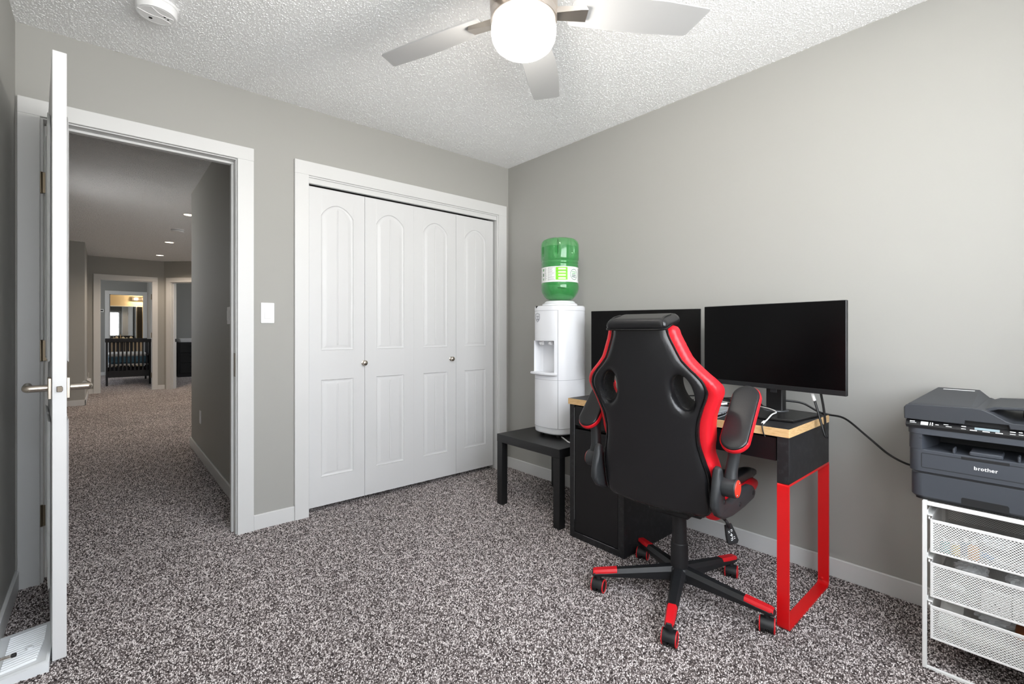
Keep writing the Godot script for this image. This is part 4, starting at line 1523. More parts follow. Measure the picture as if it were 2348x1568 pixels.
	b.tube(spline([Vector3(-0.36, 0.455, 0.93), Vector3(-0.40, 0.4545, 1.0), Vector3(-0.43, 0.4545, 1.06), Vector3(-0.40, 0.4545, 1.105), Vector3(-0.30, 0.4545, 1.11), Vector3(-0.15, 0.4545, 1.08), Vector3(-0.06, 0.4545, 1.02), Vector3(-0.022, 0.44, 0.99), Vector3(-0.020, 0.30, 0.98)], 8), 0.0042, 8)
	put("cord", b, M.white_cable, cd)

func _fluted(prof: Array, _k: float) -> B:
	var b := B.new()
	var rings := []
	var seg := 96
	for p in prof:
		var r := PackedVector3Array()
		var deep := 0.0
		if p[1] > 0.268 and p[1] < 0.396: deep = 0.017 * clampf((p[1] - 0.268) / 0.03, 0.0, 1.0)
		for k in seg:
			var a := TAU * k / seg
			var f := pow(maxf(0.0, cos(a * 7.0 + 0.9)), 5.0)
			var rr: float = maxf(p[0] - deep * f * minf(1.0, p[0] / 0.1), 0.0)
			r.append(Vector3(cos(a) * rr, p[1], sin(a) * rr))
		rings.append(r)
	# more rings in the fluted part so that the grooves taper
	b.loft(rings)
	return b

# ------------------------------------------------------------------ desk
func make_desk() -> void:
	var d := thing("desk", "black desk with a light wood edge, left cabinet and red steel leg frame", "desk", Vector3(0, 0, 0))
	var x0 := -0.595
	var x1 := -0.122
	var z0 := 1.197
	var z1 := 2.285
	var b := B.new()
	b.box(Vector3(x0 + 0.001, 0.716, z0 + 0.001), Vector3(x1, 0.7475, z1 - 0.001), 0.0005)
	var top := put("desktop", b, M.black_laminate, d)
	b = B.new()
	b.box(Vector3(x0 - 0.001, 0.716, z0), Vector3(x0 + 0.001, 0.7472, z1), 0.0005)
	b.box(Vector3(x0, 0.716, z1 - 0.001), Vector3(x1, 0.7472, z1 + 0.0008), 0.0004)
	b.box(Vector3(x0, 0.716, z0 - 0.001), Vector3(x1, 0.7472, z0 + 0.001), 0.0004)
	put("wood_edge", b, M.oak_edge, top)
	# cabinet: frame panels, drawer front over a door
	var f := x0 + 0.004
	for q in [["side_panel", Vector3(f, 0, z0 + 0.008), Vector3(x1, 0.716, z0 + 0.040)], ["side_panel", Vector3(f, 0, 1.520), Vector3(x1, 0.716, 1.556)]]:
		b = B.new()
		b.box(q[1], q[2], 0.001)
		put(q[0], b, M.black_laminate, d)
	b = B.new()
	b.box(Vector3(f, 0.0, z0 + 0.040), Vector3(x1, 0.034, 1.520), 0.001)
	put("bottom_panel", b, M.black_laminate, d)
	b = B.new()
	b.box(Vector3(x1 - 0.012, 0.034, z0 + 0.040), Vector3(x1, 0.716, 1.520))
	put("back_panel", b, M.black_laminate, d)
	b = B.new()
	b.box(Vector3(f + 0.003, 0.606, z0 + 0.043), Vector3(f + 0.021, 0.709, 1.517), 0.001)
	put("drawer", b, M.black_drawer, d)
	b = B.new()
	b.box(Vector3(f + 0.003, 0.038, z0 + 0.043), Vector3(f + 0.021, 0.585, 1.517), 0.001)
	put("cabinet_door", b, M.black_drawer, d)
	b = B.new()
	b.box(Vector3(f - 0.0004, 0.10, z0 + 0.0395), Vector3(f + 0.001, 0.70, z0 + 0.0405))
	b.box(Vector3(f - 0.0004, 0.0335, 1.30), Vector3(f + 0.001, 0.0345, 1.50))
	put("edge_wear", b, M.chipped_edge, d)
	b = B.new()
	b.box(Vector3(f + 0.022, 0.59, z0 + 0.045), Vector3(x1 - 0.02, 0.70, 1.515))
	put("drawer_box", b, M.slot_dark, d)
	# wide drawer between cabinet and leg frame, and the rail behind it
	b = B.new()
	b.box(Vector3(f + 0.002, 0.622, 1.560), Vector3(f + 0.020, 0.709, 2.239), 0.001)
	put("drawer", b, M.black_drawer, d)
	b = B.new()
	b.box(Vector3(f + 0.02, 0.630, 1.575), Vector3(x1 - 0.03, 0.700, 2.225))
	put("drawer_box", b, M.black_laminate, d)
	b = B.new()
	b.box(Vector3(x1 - 0.016, 0.56, 1.556), Vector3(x1, 0.716, 2.244))
	put("back_rail", b, M.black_laminate, d)
	b = B.new()
	b.box(Vector3(f - 0.003, 0.543, 2.243), Vector3(x1, 0.716, 2.2845), 0.001)
	put("end_panel", b, M.black_laminate, d)
	# red leg frame: one flat bar bent into a loop
	var path := []
	var r := 0.022
	var a0 := Vector2(f - 0.0, 0.004)
	var a1 := Vector2(x1 + 0.002, 0.539)
	for q in [[a1.x - r, a0.y + r, -90.0, r], [a1.x - 0.006, a1.y - 0.006, 0.0, 0.006], [a0.x + 0.006, a1.y - 0.006, 90.0, 0.006], [a0.x + 0.012, a0.y + 0.012, 180.0, 0.012]]:
		for k in 7:
			var a := deg_to_rad(q[2] + 15.0 * k)
			path.append(Vector3(q[0] + q[3] * cos(a), q[1] + q[3] * sin(a), 2.264))
	b = B.new()
	b.strip(path, Vector3(0, 0, 1), 0.041, 0.0085, true)
	put("leg_frame", b, M.red_steel, d, 30.0)
	b = B.new()
	b.cyl(Vector3(x1 - 0.010, 0.034, 2.262), Vector3(x1 - 0.0155, 0.034, 2.262), 0.006, 14, 0.002)
	put("leg_screw", b, M.red_steel, d)

# ------------------------------------------------------------------ monitors, laptop, cables
func monitor(label: String, left: Vector3, right: Vector3, y0: float, y1: float, foot: Array, col: Vector2) -> void:
	var m := thing("monitor", label, "monitor", Vector3.ZERO, "monitors on the desk")
	var r := (right - left).normalized()
	var n := Vector3(-r.z, 0, r.x)
	var c := (left + right) / 2.0
	var w := (right - left).length() / 2.0
	var fr := Transform3D(Basis(r, Vector3.UP, n), Vector3(c.x, (y0 + y1) / 2.0, c.z))
	var h := (y1 - y0) / 2.0
	var b := B.new()
	b.xf = fr
	b.box(Vector3(-w, -h, -0.016), Vector3(w, h, 0.0), 0.002)
	b.box(Vector3(-w * 0.62, -h * 0.72, -0.048), Vector3(w * 0.62, h * 0.55, -0.014), 0.012)
	put("housing", b, M.bezel, m)
	b = B.new()
	b.xf = fr
	b.box(Vector3(-w + 0.002, -h + 0.021, -0.002), Vector3(w - 0.002, h - 0.002, 0.0012), 0.0005)
	put("screen", b, M.screen_off, m)
	b = B.new()
	b.xf = fr
	b.box(Vector3(-w, -h, -0.002), Vector3(w, -h + 0.020, 0.0015), 0.0008)
	var chin := put("lower_bezel", b, M.bezel, m)
	var tm := TextMesh.new()
	var sf := SystemFont.new()
	sf.font_names = PackedStringArray(["Droid Sans"])
	sf.font_weight = 700
	tm.font = sf
	tm.text = "acer"
	tm.font_size = 16
	tm.pixel_size = 0.0008
	tm.depth = 0.0006
	var tx := MeshInstance3D.new()
	tx.name = "badge_lettering"
	tx.mesh = tm
	tx.material_override = M.slot_dark
	tx.transform = fr * Transform3D(Basis(), Vector3(0, -h + 0.010, 0.0018))
	chin.add_child(tx)
	# stand
	b = B.new()
	b.xf = Transform3D(Basis(r, Vector3.UP, n), Vector3(col.x, 0, col.y))
	b.box(Vector3(-0.036, 0.757, -0.022), Vector3(0.036, y0 + 0.16, 0.014), 0.004)
	b.box(Vector3(-0.05, y0 + 0.10, 0.0), Vector3(0.05, y0 + 0.22, 0.03), 0.004)
	var st := put("stand_column", b, M.stand_black, m)
	b = B.new()
	b.xf = Transform3D(Basis(r, Vector3.UP, n), Vector3(col.x, 0, col.y))
	b.box(Vector3(-0.016, y0 - 0.022, 0.012), Vector3(0.014, y0 - 0.004, 0.0155), 0.002)
	put("cable_clip", b, M.badge, st)
	b = B.new()
	b.xf = Transform3D(Basis(r, Vector3.UP, n), Vector3(col.x, 0, col.y))
	b.lathe([[0.0, 0.758], [0.052, 0.758], [0.050, 0.763], [0.0, 0.763]], 24)
	put("column_foot", b, M.badge, st)
	b = B.new()
	b.xf = Transform3D(Basis(Vector3.RIGHT, Vector3(0, 0, 1), Vector3(0, 1, 0)), Vector3.ZERO)
	b.prism(PackedVector2Array(foot), 0.748, 0.759, 0.003)
	put("stand_base", b, M.stand_black, m)

func cable(called: String, label: String, pts: Array, rad: float, m: Material, group := "") -> Node3D:
	var o := thing(called, label, "cable", Vector3.ZERO, group)
	var b := B.new()
	b.tube(spline(pts, 7), rad, 8)
	put("cable_run", b, m, o)
	return o

func plug(o: Node3D, a: Vector3, c: Vector3, r: float, m: Material) -> void:
	var b := B.new()
	b.cyl(a, c, r, 12, r * 0.3)
	put("plug", b, m, o)

func make_desktop_things() -> void:
	monitor("right black monitor, larger in view, its stand plate at the desk corner", Vector3(-0.263, 0, 1.795), Vector3(-0.356, 0, 2.404), 0.860, 1.230, [Vector2(-0.340, 1.992), Vector2(-0.462, 2.13), Vector2(-0.450, 2.252), Vector2(-0.19, 2.276), Vector2(-0.150, 2.02)], Vector2(-0.240, 2.112))
	monitor("left black monitor behind the gaming chair's backrest", Vector3(-0.322, 0, 1.131), Vector3(-0.137, 0, 1.712), 0.865, 1.228, [Vector2(-0.33, 1.30), Vector2(-0.27, 1.58), Vector2(-0.14, 1.55), Vector2(-0.13, 1.28)], Vector2(-0.175, 1.42))
	var lp := thing("laptop", "closed silver laptop on the desk behind the gaming chair", "laptop", Vector3(0, 0.7475, 0))
	var b := B.new()
	b.xf = Transform3D(Basis(Vector3.RIGHT, Vector3(0, 0, 1), Vector3(0, 1, 0)), Vector3.ZERO)
	b.prism(round_rect(-0.592, 1.640, -0.352, 1.985, 0.012), 0.003, 0.010, 0.002)
	put("base", b, M.laptop_silver, lp)
	b = B.new()
	b.xf = Transform3D(Basis(Vector3.RIGHT, Vector3(0, 0, 1), Vector3(0, 1, 0)), Vector3.ZERO)
	b.prism(round_rect(-0.592, 1.640, -0.352, 1.985, 0.012), 0.011, 0.018, 0.002)
	put("lid", b, M.laptop_silver, lp)
	for k in 4:
		b = B.new()
		b.box(Vector3(-0.49 + 0.022 * k, 0.0048, 1.982), Vector3(-0.478 + 0.022 * k, 0.0085, 1.9855), 0.0005)
		put("port", b, M.slot_dark, lp)
	for q in [Vector2(-0.57, 1.66), Vector2(-0.57, 1.965), Vector2(-0.375, 1.66), Vector2(-0.375, 1.965)]:
		b = B.new()
		b.cyl(Vector3(q.x, 0, q.y), Vector3(q.x, 0.004, q.y), 0.006, 10)
		put("foot", b, M.dark_plastic, lp)
	var y := 0.752
	# a black coil between the monitors
	var coil := []
	for k in 40:
		var a := k * 0.52
		coil.append(Vector3(-0.27 + cos(a) * (0.055 + 0.010 * sin(k * 0.9)), y + 0.018 + 0.020 * (k / 40.0) + 0.010 * sin(a * 1.3), 1.865 + sin(a) * (0.085 + 0.012 * cos(k * 1.7))))
	var cb := thing("cable_coil", "loose black cable coil on the desk beneath the two monitors", "cable", Vector3.ZERO)
	b = B.new()
	b.tube(coil, 0.0034, 7)
	put("cable_run", b, M.black_cable, cb)
	var wl := []
	for k in 22:
		var a := k * 0.5 + 1.0
		wl.append(Vector3(-0.33 + cos(a) * 0.05, 0.770 + 0.003 + 0.008 * (k / 22.0), 1.86 + sin(a) * 0.075))
	var wc := thing("white_cable_loop", "white cable looped on top of the silver laptop", "cable", Vector3.ZERO)
	b = B.new()
	b.tube(wl, 0.0028, 7)
	put("cable_run", b, M.white_cable, wc)
	var uc := cable("charging_cable", "white charging cable with its plug near the desk's front edge", [Vector3(-0.21, 0.764, 2.02), Vector3(-0.29, 0.768, 2.11), Vector3(-0.345, 0.766, 2.152), Vector3(-0.43, 0.768, 2.166), Vector3(-0.50, 0.757, 2.174), Vector3(-0.548, 0.7535, 2.180)], 0.0028, M.white_cable)
	plug(uc, Vector3(-0.540, 0.7545, 2.178), Vector3(-0.572, 0.7535, 2.184), 0.0055, M.white_cable)
	cable("thin_black_cable", "thin black cable hanging over the desk's wooden front edge", [Vector3(-0.574, 0.7535, 2.185), Vector3(-0.586, 0.7530, 2.189), Vector3(-0.5955, 0.7515, 2.192), Vector3(-0.6000, 0.742, 2.194), Vector3(-0.6000, 0.722, 2.198), Vector3(-0.597, 0.708, 2.203)], 0.0022, M.black_cable)
	cable("thin_grey_cable", "thin grey cable dropping from the laptop over the desk front", [Vector3(-0.43, y + 0.004, 1.99), Vector3(-0.50, y, 2.005), Vector3(-0.565, y, 2.012), Vector3(-0.594, 0.750, 2.012), Vector3(-0.6005, 0.74, 2.014), Vector3(-0.600, 0.715, 2.018)], 0.0016, M.laptop_silver)
	var d1 := cable("display_cable", "black display cable looping below the right monitor over the desk side", [Vector3(-0.318, 0.876, 2.275), Vector3(-0.320, 0.82, 2.29), Vector3(-0.325, 0.73, 2.315), Vector3(-0.326, 0.695, 2.325), Vector3(-0.322, 0.69, 2.33), Vector3(-0.315, 0.72, 2.325), Vector3(-0.305, 0.80, 2.315), Vector3(-0.300, 0.880, 2.300)], 0.0046, M.black_cable)
	plug(d1, Vector3(-0.319, 0.862, 2.277), Vector3(-0.319, 0.826, 2.287), 0.0068, M.white_cable)
	var d2 := cable("monitor_lead", "black lead from the right monitor down behind its stand column", [Vector3(-0.262, 0.885, 2.02), Vector3(-0.255, 0.82, 2.035), Vector3(-0.245, 0.775, 2.055), Vector3(-0.20, 0.757, 2.06), Vector3(-0.15, 0.755, 2.0)], 0.004, M.black_cable)
	plug(d2, Vector3(-0.262, 0.870, 2.022), Vector3(-0.256, 0.825, 2.035), 0.0062, M.white_cable)
	cable("crossing_cable", "black cable slanting up behind the right monitor stand", [Vector3(-0.20, 0.755, 1.93), Vector3(-0.23, 0.80, 1.98), Vector3(-0.26, 0.875, 2.04)], 0.0042, M.black_cable)
	cable("flat_cable", "black cable lying along the back of the desktop", [Vector3(-0.15, y, 1.55), Vector3(-0.14, y + 0.02, 1.72), Vector3(-0.145, y + 0.015, 1.90), Vector3(-0.20, y, 2.02), Vector3(-0.30, y, 2.01), Vector3(-0.38, y, 1.97)], 0.0036, M.black_cable)
	cable("printer_cable", "black cable running from the desk along the wall to the printer", [Vector3(-0.20, 0.80, 2.125), Vector3(-0.15, 0.79, 2.19), Vector3(-0.135, 0.757, 2.25), Vector3(-0.125, 0.748, 2.288), Vector3(-0.06, 0.728, 2.33), Vector3(-0.03, 0.66, 2.40), Vector3(-0.03, 0.60, 2.47), Vector3(-0.04, 0.573, 2.53), Vector3(-0.07, 0.575, 2.58), Vector3(-0.10, 0.59, 2.60)], 0.0044, M.black_cable)

# ------------------------------------------------------------------ gaming chair
# chair axes: x forward (towards the desk), y up, z to the right-hand side in the photograph
const BACK_W := [[0.04, 0.204], [0.06, 0.209], [0.10, 0.214], [0.15, 0.214], [0.20, 0.212], [0.26, 0.197], [0.32, 0.185], [0.39, 0.190], [0.45, 0.209], [0.48, 0.222], [0.51, 0.230], [0.54, 0.222], [0.56, 0.207], [0.59, 0.178], [0.62, 0.152], [0.67, 0.130], [0.71, 0.114], [0.76, 0.108]]
var bw := PackedFloat32Array()

func back_width(t: float) -> float:
	if bw.is_empty():
		for k in 201: bw.append(curve(BACK_W, k * 0.004))
	var f := clampf(t / 0.004, 0.0, 199.0)
	var i := int(f)
	return lerpf(bw[i], bw[i + 1], f - i)

func hole_gap(p: Vector3) -> float:      # distance to the two oval openings, in the plane of the back
	var hx := absf(p.x) - 0.146
	var hy := p.y - 0.502
	var ca := cos(0.22)
	var sa := sin(0.22)
	var q := Vector2((hx * ca + hy * sa) / 0.036, (hy * ca - hx * sa) / 0.064)
	return (q.length() - 1.0) * 0.042

func make_chair() -> void:
	var c := thing("gaming_chair", "black and red gaming chair with side cut-outs, its back to the room", "office chair", Vector3(-0.682, 0, 1.898))
	c.rotation.y = 0.1
	# back frame: x across, y up the back, z forward
	var up := Vector3(-sin(0.2), cos(0.2), 0)
	var fw := Vector3(cos(0.2), sin(0.2), 0)
	var back := Transform3D(Basis(Vector3(0, 0, 1), up, fw), Vector3(-0.22, 0.40, 0))
	var b := B.new()
	b.xf = back
	b.nets(func(p: Vector3) -> float:
		var w := back_width(p.y)
		var u := clampf(absf(p.x) / w, 0.0, 1.0)
		var crest := -0.012 + 0.020 * u * u
		var d := smax((absf(p.x) - w) * 0.88, crest - p.z, 0.028)
		d = smax(d, p.z - 0.052, 0.012)
		d = smax(d, 0.048 - p.y - 0.006 * (1.0 - u * u), 0.016)
		d = smax(d, p.y - 0.748, 0.012)
		return smax(d, -hole_gap(p), 0.026), Vector3(-0.252, 0.02, -0.03), Vector3(0.252, 0.775, 0.075), 0.0075)
	var rear := put("backrest_shell", b, M.black_leather, c, 60.0)
	b = B.new()
	b.xf = back
	b.nets(func(p: Vector3) -> float:
		var w := back_width(p.y)
		var high := smoothstep(0.47, 0.57, p.y)
		var flare := lerpf(0.012 + 0.022 * smoothstep(0.25, 0.33, p.y), 0.024, high)
		var deep := lerpf(0.128, 0.078, high)
		var d := smax((absf(p.x) - w - flare) * 0.88, lerpf(0.034, 0.014, high) - p.z, 0.022)
		d = smax(d, p.z - deep, 0.03)
		d = smax(d, w - 0.062 - absf(p.x) - maxf(0.0, 0.095 - p.z) * (1.0 - high), 0.02)
		d = smax(d, 0.030 + 0.05 * (1.0 - smoothstep(0.10, 0.17, absf(p.x))) - p.y, 0.030)
		d = smax(d, p.y - 0.735, 0.02)
		return smax(d, -hole_gap(p), 0.02), Vector3(-0.29, -0.01, -0.01), Vector3(0.29, 0.77, 0.15), 0.008)
	put("side_bolster", b, M.red_leather, c, 60.0)
	b = B.new()
	b.xf = back
	b.nets(func(p: Vector3) -> float:
		var w := back_width(p.y) - 0.030
		var d := smax(absf(p.x) - w, 0.045 - p.z, 0.02)
		d = smax(d, p.z - lerpf(0.096, 0.085, smoothstep(0.47, 0.57, p.y)), 0.03)
		d = smax(d, 0.06 - p.y, 0.02)
		d = smax(d, p.y - 0.735, 0.02)
		return smax(d, -hole_gap(p), 0.02), Vector3(-0.24, 0.03, 0.02), Vector3(0.24, 0.77, 0.12), 0.010)
	put("front_cushion", b, M.black_leather, c, 60.0)
	# seam piping round the rear panel
	b = B.new()
	b.xf = back
	var loop := []
	for s in [1, -1]:
		for k in 60:
			var t := 0.055 + (0.733 - 0.055) * k / 59.0
			if s < 0: t = 0.055 + (0.733 - 0.055) * (59 - k) / 59.0
			var w := back_width(t) - 0.003 - 0.008 * pow(clampf((0.075 - t) / 0.02, 0.0, 1.0), 2.0)
			loop.append(Vector3(s * w, t, 0.016))
	loop.append(Vector3(-0.15, 0.046, 0.010))
	loop.append(Vector3(0.0, 0.038, 0.004))
	loop.append(Vector3(0.15, 0.046, 0.010))
	loop.append(loop[0])
	b.tube(loop, 0.0042, 8)
	put("piping", b, M.piping, rear)
	# padded cap over the top
	b = B.new()
	b.xf = back
	b.nets(func(p: Vector3) -> float:
		var q := Vector3(absf(p.x) - 0.100 + 0.25 * maxf(0.0, p.y - 0.745), absf(p.y - 0.750) - 0.001, absf(p.z - 0.048) - 0.048)
		return Vector3(maxf(q.x, 0), maxf(q.y, 0), maxf(q.z, 0)).length() + minf(maxf(q.x, maxf(q.y, q.z)), 0.0) - 0.0205, Vector3(-0.15, 0.69, -0.04), Vector3(0.15, 0.785, 0.14), 0.007)
	var cap := put("headrest_cap", b, M.black_leather, c, 60.0)
	b = B.new()
	b.xf = back
	b.tube(spline([Vector3(-0.121, 0.742, 0.03), Vector3(-0.117, 0.735, -0.008), Vector3(-0.09, 0.7335, -0.016), Vector3(0, 0.7335, -0.019), Vector3(0.09, 0.7335, -0.016), Vector3(0.117, 0.735, -0.008), Vector3(0.121, 0.742, 0.03)], 5), 0.0034, 7)
	for s in [-1, 1]:
		b.tube(spline([Vector3(s * 0.108, 0.737, -0.011), Vector3(s * 0.107, 0.757, -0.013), Vector3(s * 0.100, 0.771, 0.016), Vector3(s * 0.100, 0.771, 0.07)], 5), 0.0034, 7)
	put("piping", b, M.piping, cap)
	# linings of the two openings
	for s in [-1, 1]:
		b = B.new()
		b.xf = back
		var rings := []
		for zz in [[0.008, 1.16], [0.018, 1.03], [0.05, 0.97], [0.09, 0.97], [0.115, 1.05]]:
			var r := PackedVector3Array()
			for k in 36:
				var a := TAU * k / 36.0
				var e: Vector2 = Vector2(cos(a) * 0.036, sin(a) * 0.064) * zz[1]
				var ca := cos(0.22)
				var sa := sin(0.22)
				r.append(Vector3(s * (0.146 + e.x * ca - e.y * sa), 0.502 + e.x * sa + e.y * ca, zz[0]))
			rings.append(r)
		b.loft(rings, false, false)
		put("opening_lining", b, M.hole_mesh, c, 60.0)
	# seat
	b = B.new()
	b.nets(func(p: Vector3) -> float:
		var hw := 0.221 + 0.012 * clampf((p.x - 0.12) / 0.26, 0.0, 1.0)
		var a := absf(p.z)
		var top := 0.478 + 0.014 * smoothstep(0.12, 0.22, a) - 0.035 * smoothstep(0.22, 0.39, p.x)
		var d := smax((a - hw) * 0.95, p.y - top, 0.05)
		d = smax(d, 0.415 + 0.03 * smoothstep(0.18, 0.36, p.x) - p.y, 0.03)
		d = smax(d, p.x - 0.372, 0.06)
		d = smax(d, -0.175 - p.x, 0.04)
		return smax(d, 0.165 - a, 0.012), Vector3(-0.24, 0.39, -0.27), Vector3(0.42, 0.56, 0.27), 0.010)
	put("seat_bolster", b, M.red_leather, c, 60.0)
	b = B.new()
	b.nets(func(p: Vector3) -> float:
		var a := absf(p.z)
		var top := 0.500 + 0.034 * smoothstep(0.10, 0.20, a) - 0.035 * smoothstep(0.22, 0.39, p.x)
		var d := smax(a - 0.206 - 0.008 * clampf((p.x - 0.12) / 0.26, 0.0, 1.0), p.y - top, 0.035)
		d = smax(d, 0.425 + 0.052 * smoothstep(0.17, 0.20, a) - p.y, 0.02)
		d = smax(d, p.x - 0.380, 0.06)
		return smax(d, -0.205 - p.x, 0.04), Vector3(-0.23, 0.40, -0.25), Vector3(0.42, 0.57, 0.25), 0.010)
	put("seat_cushion", b, M.black_leather, c, 60.0)
	b = B.new()
	b.box(Vector3(-0.15, 0.405, -0.15), Vector3(0.26, 0.428, 0.15), 0.006)
	put("seat_pan", b, M.dark_plastic, c)
	b = B.new()
	b.box(Vector3(-0.11, 0.372, -0.085), Vector3(0.13, 0.406, 0.085), 0.008)
	put("tilt_plate", b, M.dark_plastic, c)
	# gas column
	b = B.new()
	b.lathe([[0.0, 0.10], [0.034, 0.10], [0.0355, 0.105], [0.0345, 0.225], [0.031, 0.231], [0.0, 0.231]], 28)
	put("column_sleeve", b, M.gas_sleeve, c)
	b = B.new()
	b.lathe([[0.0, 0.23], [0.0305, 0.23], [0.0285, 0.30], [0.0265, 0.375], [0.0, 0.375]], 28)
	put("gas_column", b, M.gas_sleeve, c)
	# height lever
	b = B.new()
	b.tube(spline([Vector3(0.0, 0.39, 0.06), Vector3(-0.05, 0.402, 0.17), Vector3(-0.085, 0.405, 0.212), Vector3(-0.085, 0.392, 0.222), Vector3(-0.075, 0.378, 0.224)], 5), 0.0055, 10)
	var lv := put("height_lever", b, M.dark_plastic, c)
	var pn := Vector3(-0.62, 0.15, 0.77).normalized()
	var pu := Vector3(-0.22, 0.95, -0.05)
	pu = (pu - pn * pn.dot(pu)).normalized()
	var pf := Transform3D(Basis(pu.cross(pn), pu, pn), Vector3(-0.055, 0.346, 0.222))
	b = B.new()
	b.xf = pf
	b.prism(PackedVector2Array([Vector2(-0.023, -0.028), Vector2(-0.016, -0.037), Vector2(0.016, -0.037), Vector2(0.023, -0.028), Vector2(0.020, 0.0), Vector2(0.013, 0.036), Vector2(-0.013, 0.036), Vector2(-0.020, 0.0)]), -0.006, 0.006, 0.002)
	put("lever_paddle", b, M.dark_plastic, lv)
	b = B.new()
	b.xf = pf
	for q in [[-0.010, 0.012, -0.004, 0.014], [-0.010, 0.007, -0.004, 0.009], [0.001, 0.015, 0.008, 0.017], [0.001, 0.010, 0.008, 0.012], [-0.006, -0.004, 0.004, -0.001], [-0.001, -0.020, 0.001, 0.005], [-0.008, -0.022, -0.002, -0.020], [-0.007, -0.016, -0.002, -0.014], [0.005, -0.012, 0.011, -0.010], [0.005, -0.018, 0.011, -0.016]]:
		b.box(Vector3(q[0], q[1], 0.005), Vector3(q[2], q[3], 0.0064))
	put("lever_symbol", b, M.print_white, lv)
	# armrests: bracket under the seat, hub, post and pad flipped part way up
	for s in [-1, 1]:
		b = B.new()
		b.xf = Transform3D(Basis.from_scale(Vector3(1, 1, s)), Vector3.ZERO)
		var o := PackedVector2Array([Vector2(-0.253, 0.635), Vector2(-0.241, 0.644), Vector2(-0.229, 0.639), Vector2(-0.221, 0.622), Vector2(-0.215, 0.567), Vector2(-0.201, 0.529), Vector2(-0.178, 0.509), Vector2(-0.143, 0.499), Vector2(-0.053, 0.502), Vector2(0.017, 0.509), Vector2(0.077, 0.507), Vector2(0.122, 0.491), Vector2(0.142, 0.471), Vector2(0.139, 0.452), Vector2(0.117, 0.439), Vector2(-0.003, 0.434), Vector2(-0.113, 0.437), Vector2(-0.198, 0.449), Vector2(-0.253, 0.474), Vector2(-0.281, 0.507), Vector2(-0.279, 0.547), Vector2(-0.265, 0.597)])
		b.prism(o, 0.226, 0.255, 0.008)
		var br := put("arm_bracket", b, M.arm_plastic, c, 50.0)
		for q in [Vector2(0.105, 0.469), Vector2(-0.053, 0.465), Vector2(-0.215, 0.517)]:
			b = B.new()
			b.cyl(Vector3(q.x, q.y, s * 0.253), Vector3(q.x, q.y, s * 0.2580), 0.009, 14, 0.002)
			put("bracket_bolt", b, M.dark_plastic, br)
		b = B.new()
		b.cyl(Vector3(-0.222, 0.574, s * 0.236), Vector3(-0.222, 0.574, s * 0.300), 0.033, 26, 0.003)
		put("arm_hub", b, M.arm_plastic, c)
		b = B.new()
		b.cyl(Vector3(-0.222, 0.574, s * 0.298), Vector3(-0.222, 0.574, s * 0.303), 0.0295, 26, 0.002)
		var hc := put("hub_cap", b, M.orange_red, c)
		for q in [Vector2(-0.211, 0.591), Vector2(-0.233, 0.554)]:
			b = B.new()
			b.cyl(Vector3(q.x, q.y, s * 0.302), Vector3(q.x, q.y, s * 0.3045), 0.0042, 10, 0.001)
			put("cap_screw", b, M.nickel, hc)
		b = B.new()
		var rings := []
		for q in [[-0.220, 0.580, 0.024, 0.021], [-0.205, 0.630, 0.020, 0.019], [-0.198, 0.680, 0.019, 0.019], [-0.198, 0.720, 0.022, 0.021], [-0.200, 0.752, 0.028, 0.024]]:
			var r := PackedVector3Array()
			for k in 20:
				var a := TAU * k / 20.0
				var e: float = pow(pow(absf(cos(a)), 3.0) + pow(absf(sin(a)), 3.0), -1.0 / 3.0)
				r.append(Vector3(q[0] + cos(a) * e * q[2], q[1] + cos(a) * e * q[2] * 0.15, s * (0.275 + 0.014 * clampf((q[1] - 0.63) / 0.12, 0.0, 1.0)) + sin(a) * e * q[3]))
			rings.append(r)
		b.loft(rings)
		put("arm_post", b, M.arm_plastic, c, 50.0)
		var ang := deg_to_rad(47.0)
		var pad := Transform3D(Basis(Vector3(cos(ang), sin(ang), 0), Vector3(0, 0, s), Vector3(-sin(ang), cos(ang), 0)), Vector3(-0.166, 0.806, s * 0.293))
		b = B.new()
		b.xf = pad
		var st := PackedVector2Array()
		for k in 36:
			var a := TAU * k / 36.0
			st.append(Vector2(signf(cos(a)) * 0.086 + cos(a) * 0.052, sin(a) * 0.049))
		b.prism(st, -0.014, 0.010, 0.006)
		var pr := put("pad_rim", b, M.red_leather, c, 60.0)
		b = B.new()
		b.xf = pad
		var rr := []
		for q in [[1.0, 0.004], [1.0, 0.0100], [0.975, 0.0135], [0.92, 0.0155], [0.78, 0.0170], [0.45, 0.0180], [0.1, 0.0182]]:
			var r := PackedVector3Array()
			for k in 36:
				var a := TAU * k / 36.0
				r.append(Vector3(signf(cos(a)) * 0.086 * minf(1.0, q[0] + 0.03) + cos(a) * 0.0485 * q[0], sin(a) * 0.0455 * q[0], q[1]))
			rr.append(r)
		b.loft(rr)
		put("armrest_pad", b, M.black_leather, c, 60.0)
		b = B.new()
		b.xf = pad
		b.box(Vector3(-0.085, -0.025, -0.024), Vector3(0.03, 0.025, -0.014), 0.004)
		put("pad_bracket", b, M.arm_plastic, pr)
	# five-star base with red tips and twin-wheel casters
	b = B.new()
	b.lathe([[0.0, 0.082], [0.040, 0.082], [0.047, 0.090], [0.046, 0.118], [0.040, 0.130], [0.036, 0.132], [0.0, 0.132]], 30)
	put("base_hub", b, M.black_plastic, c)
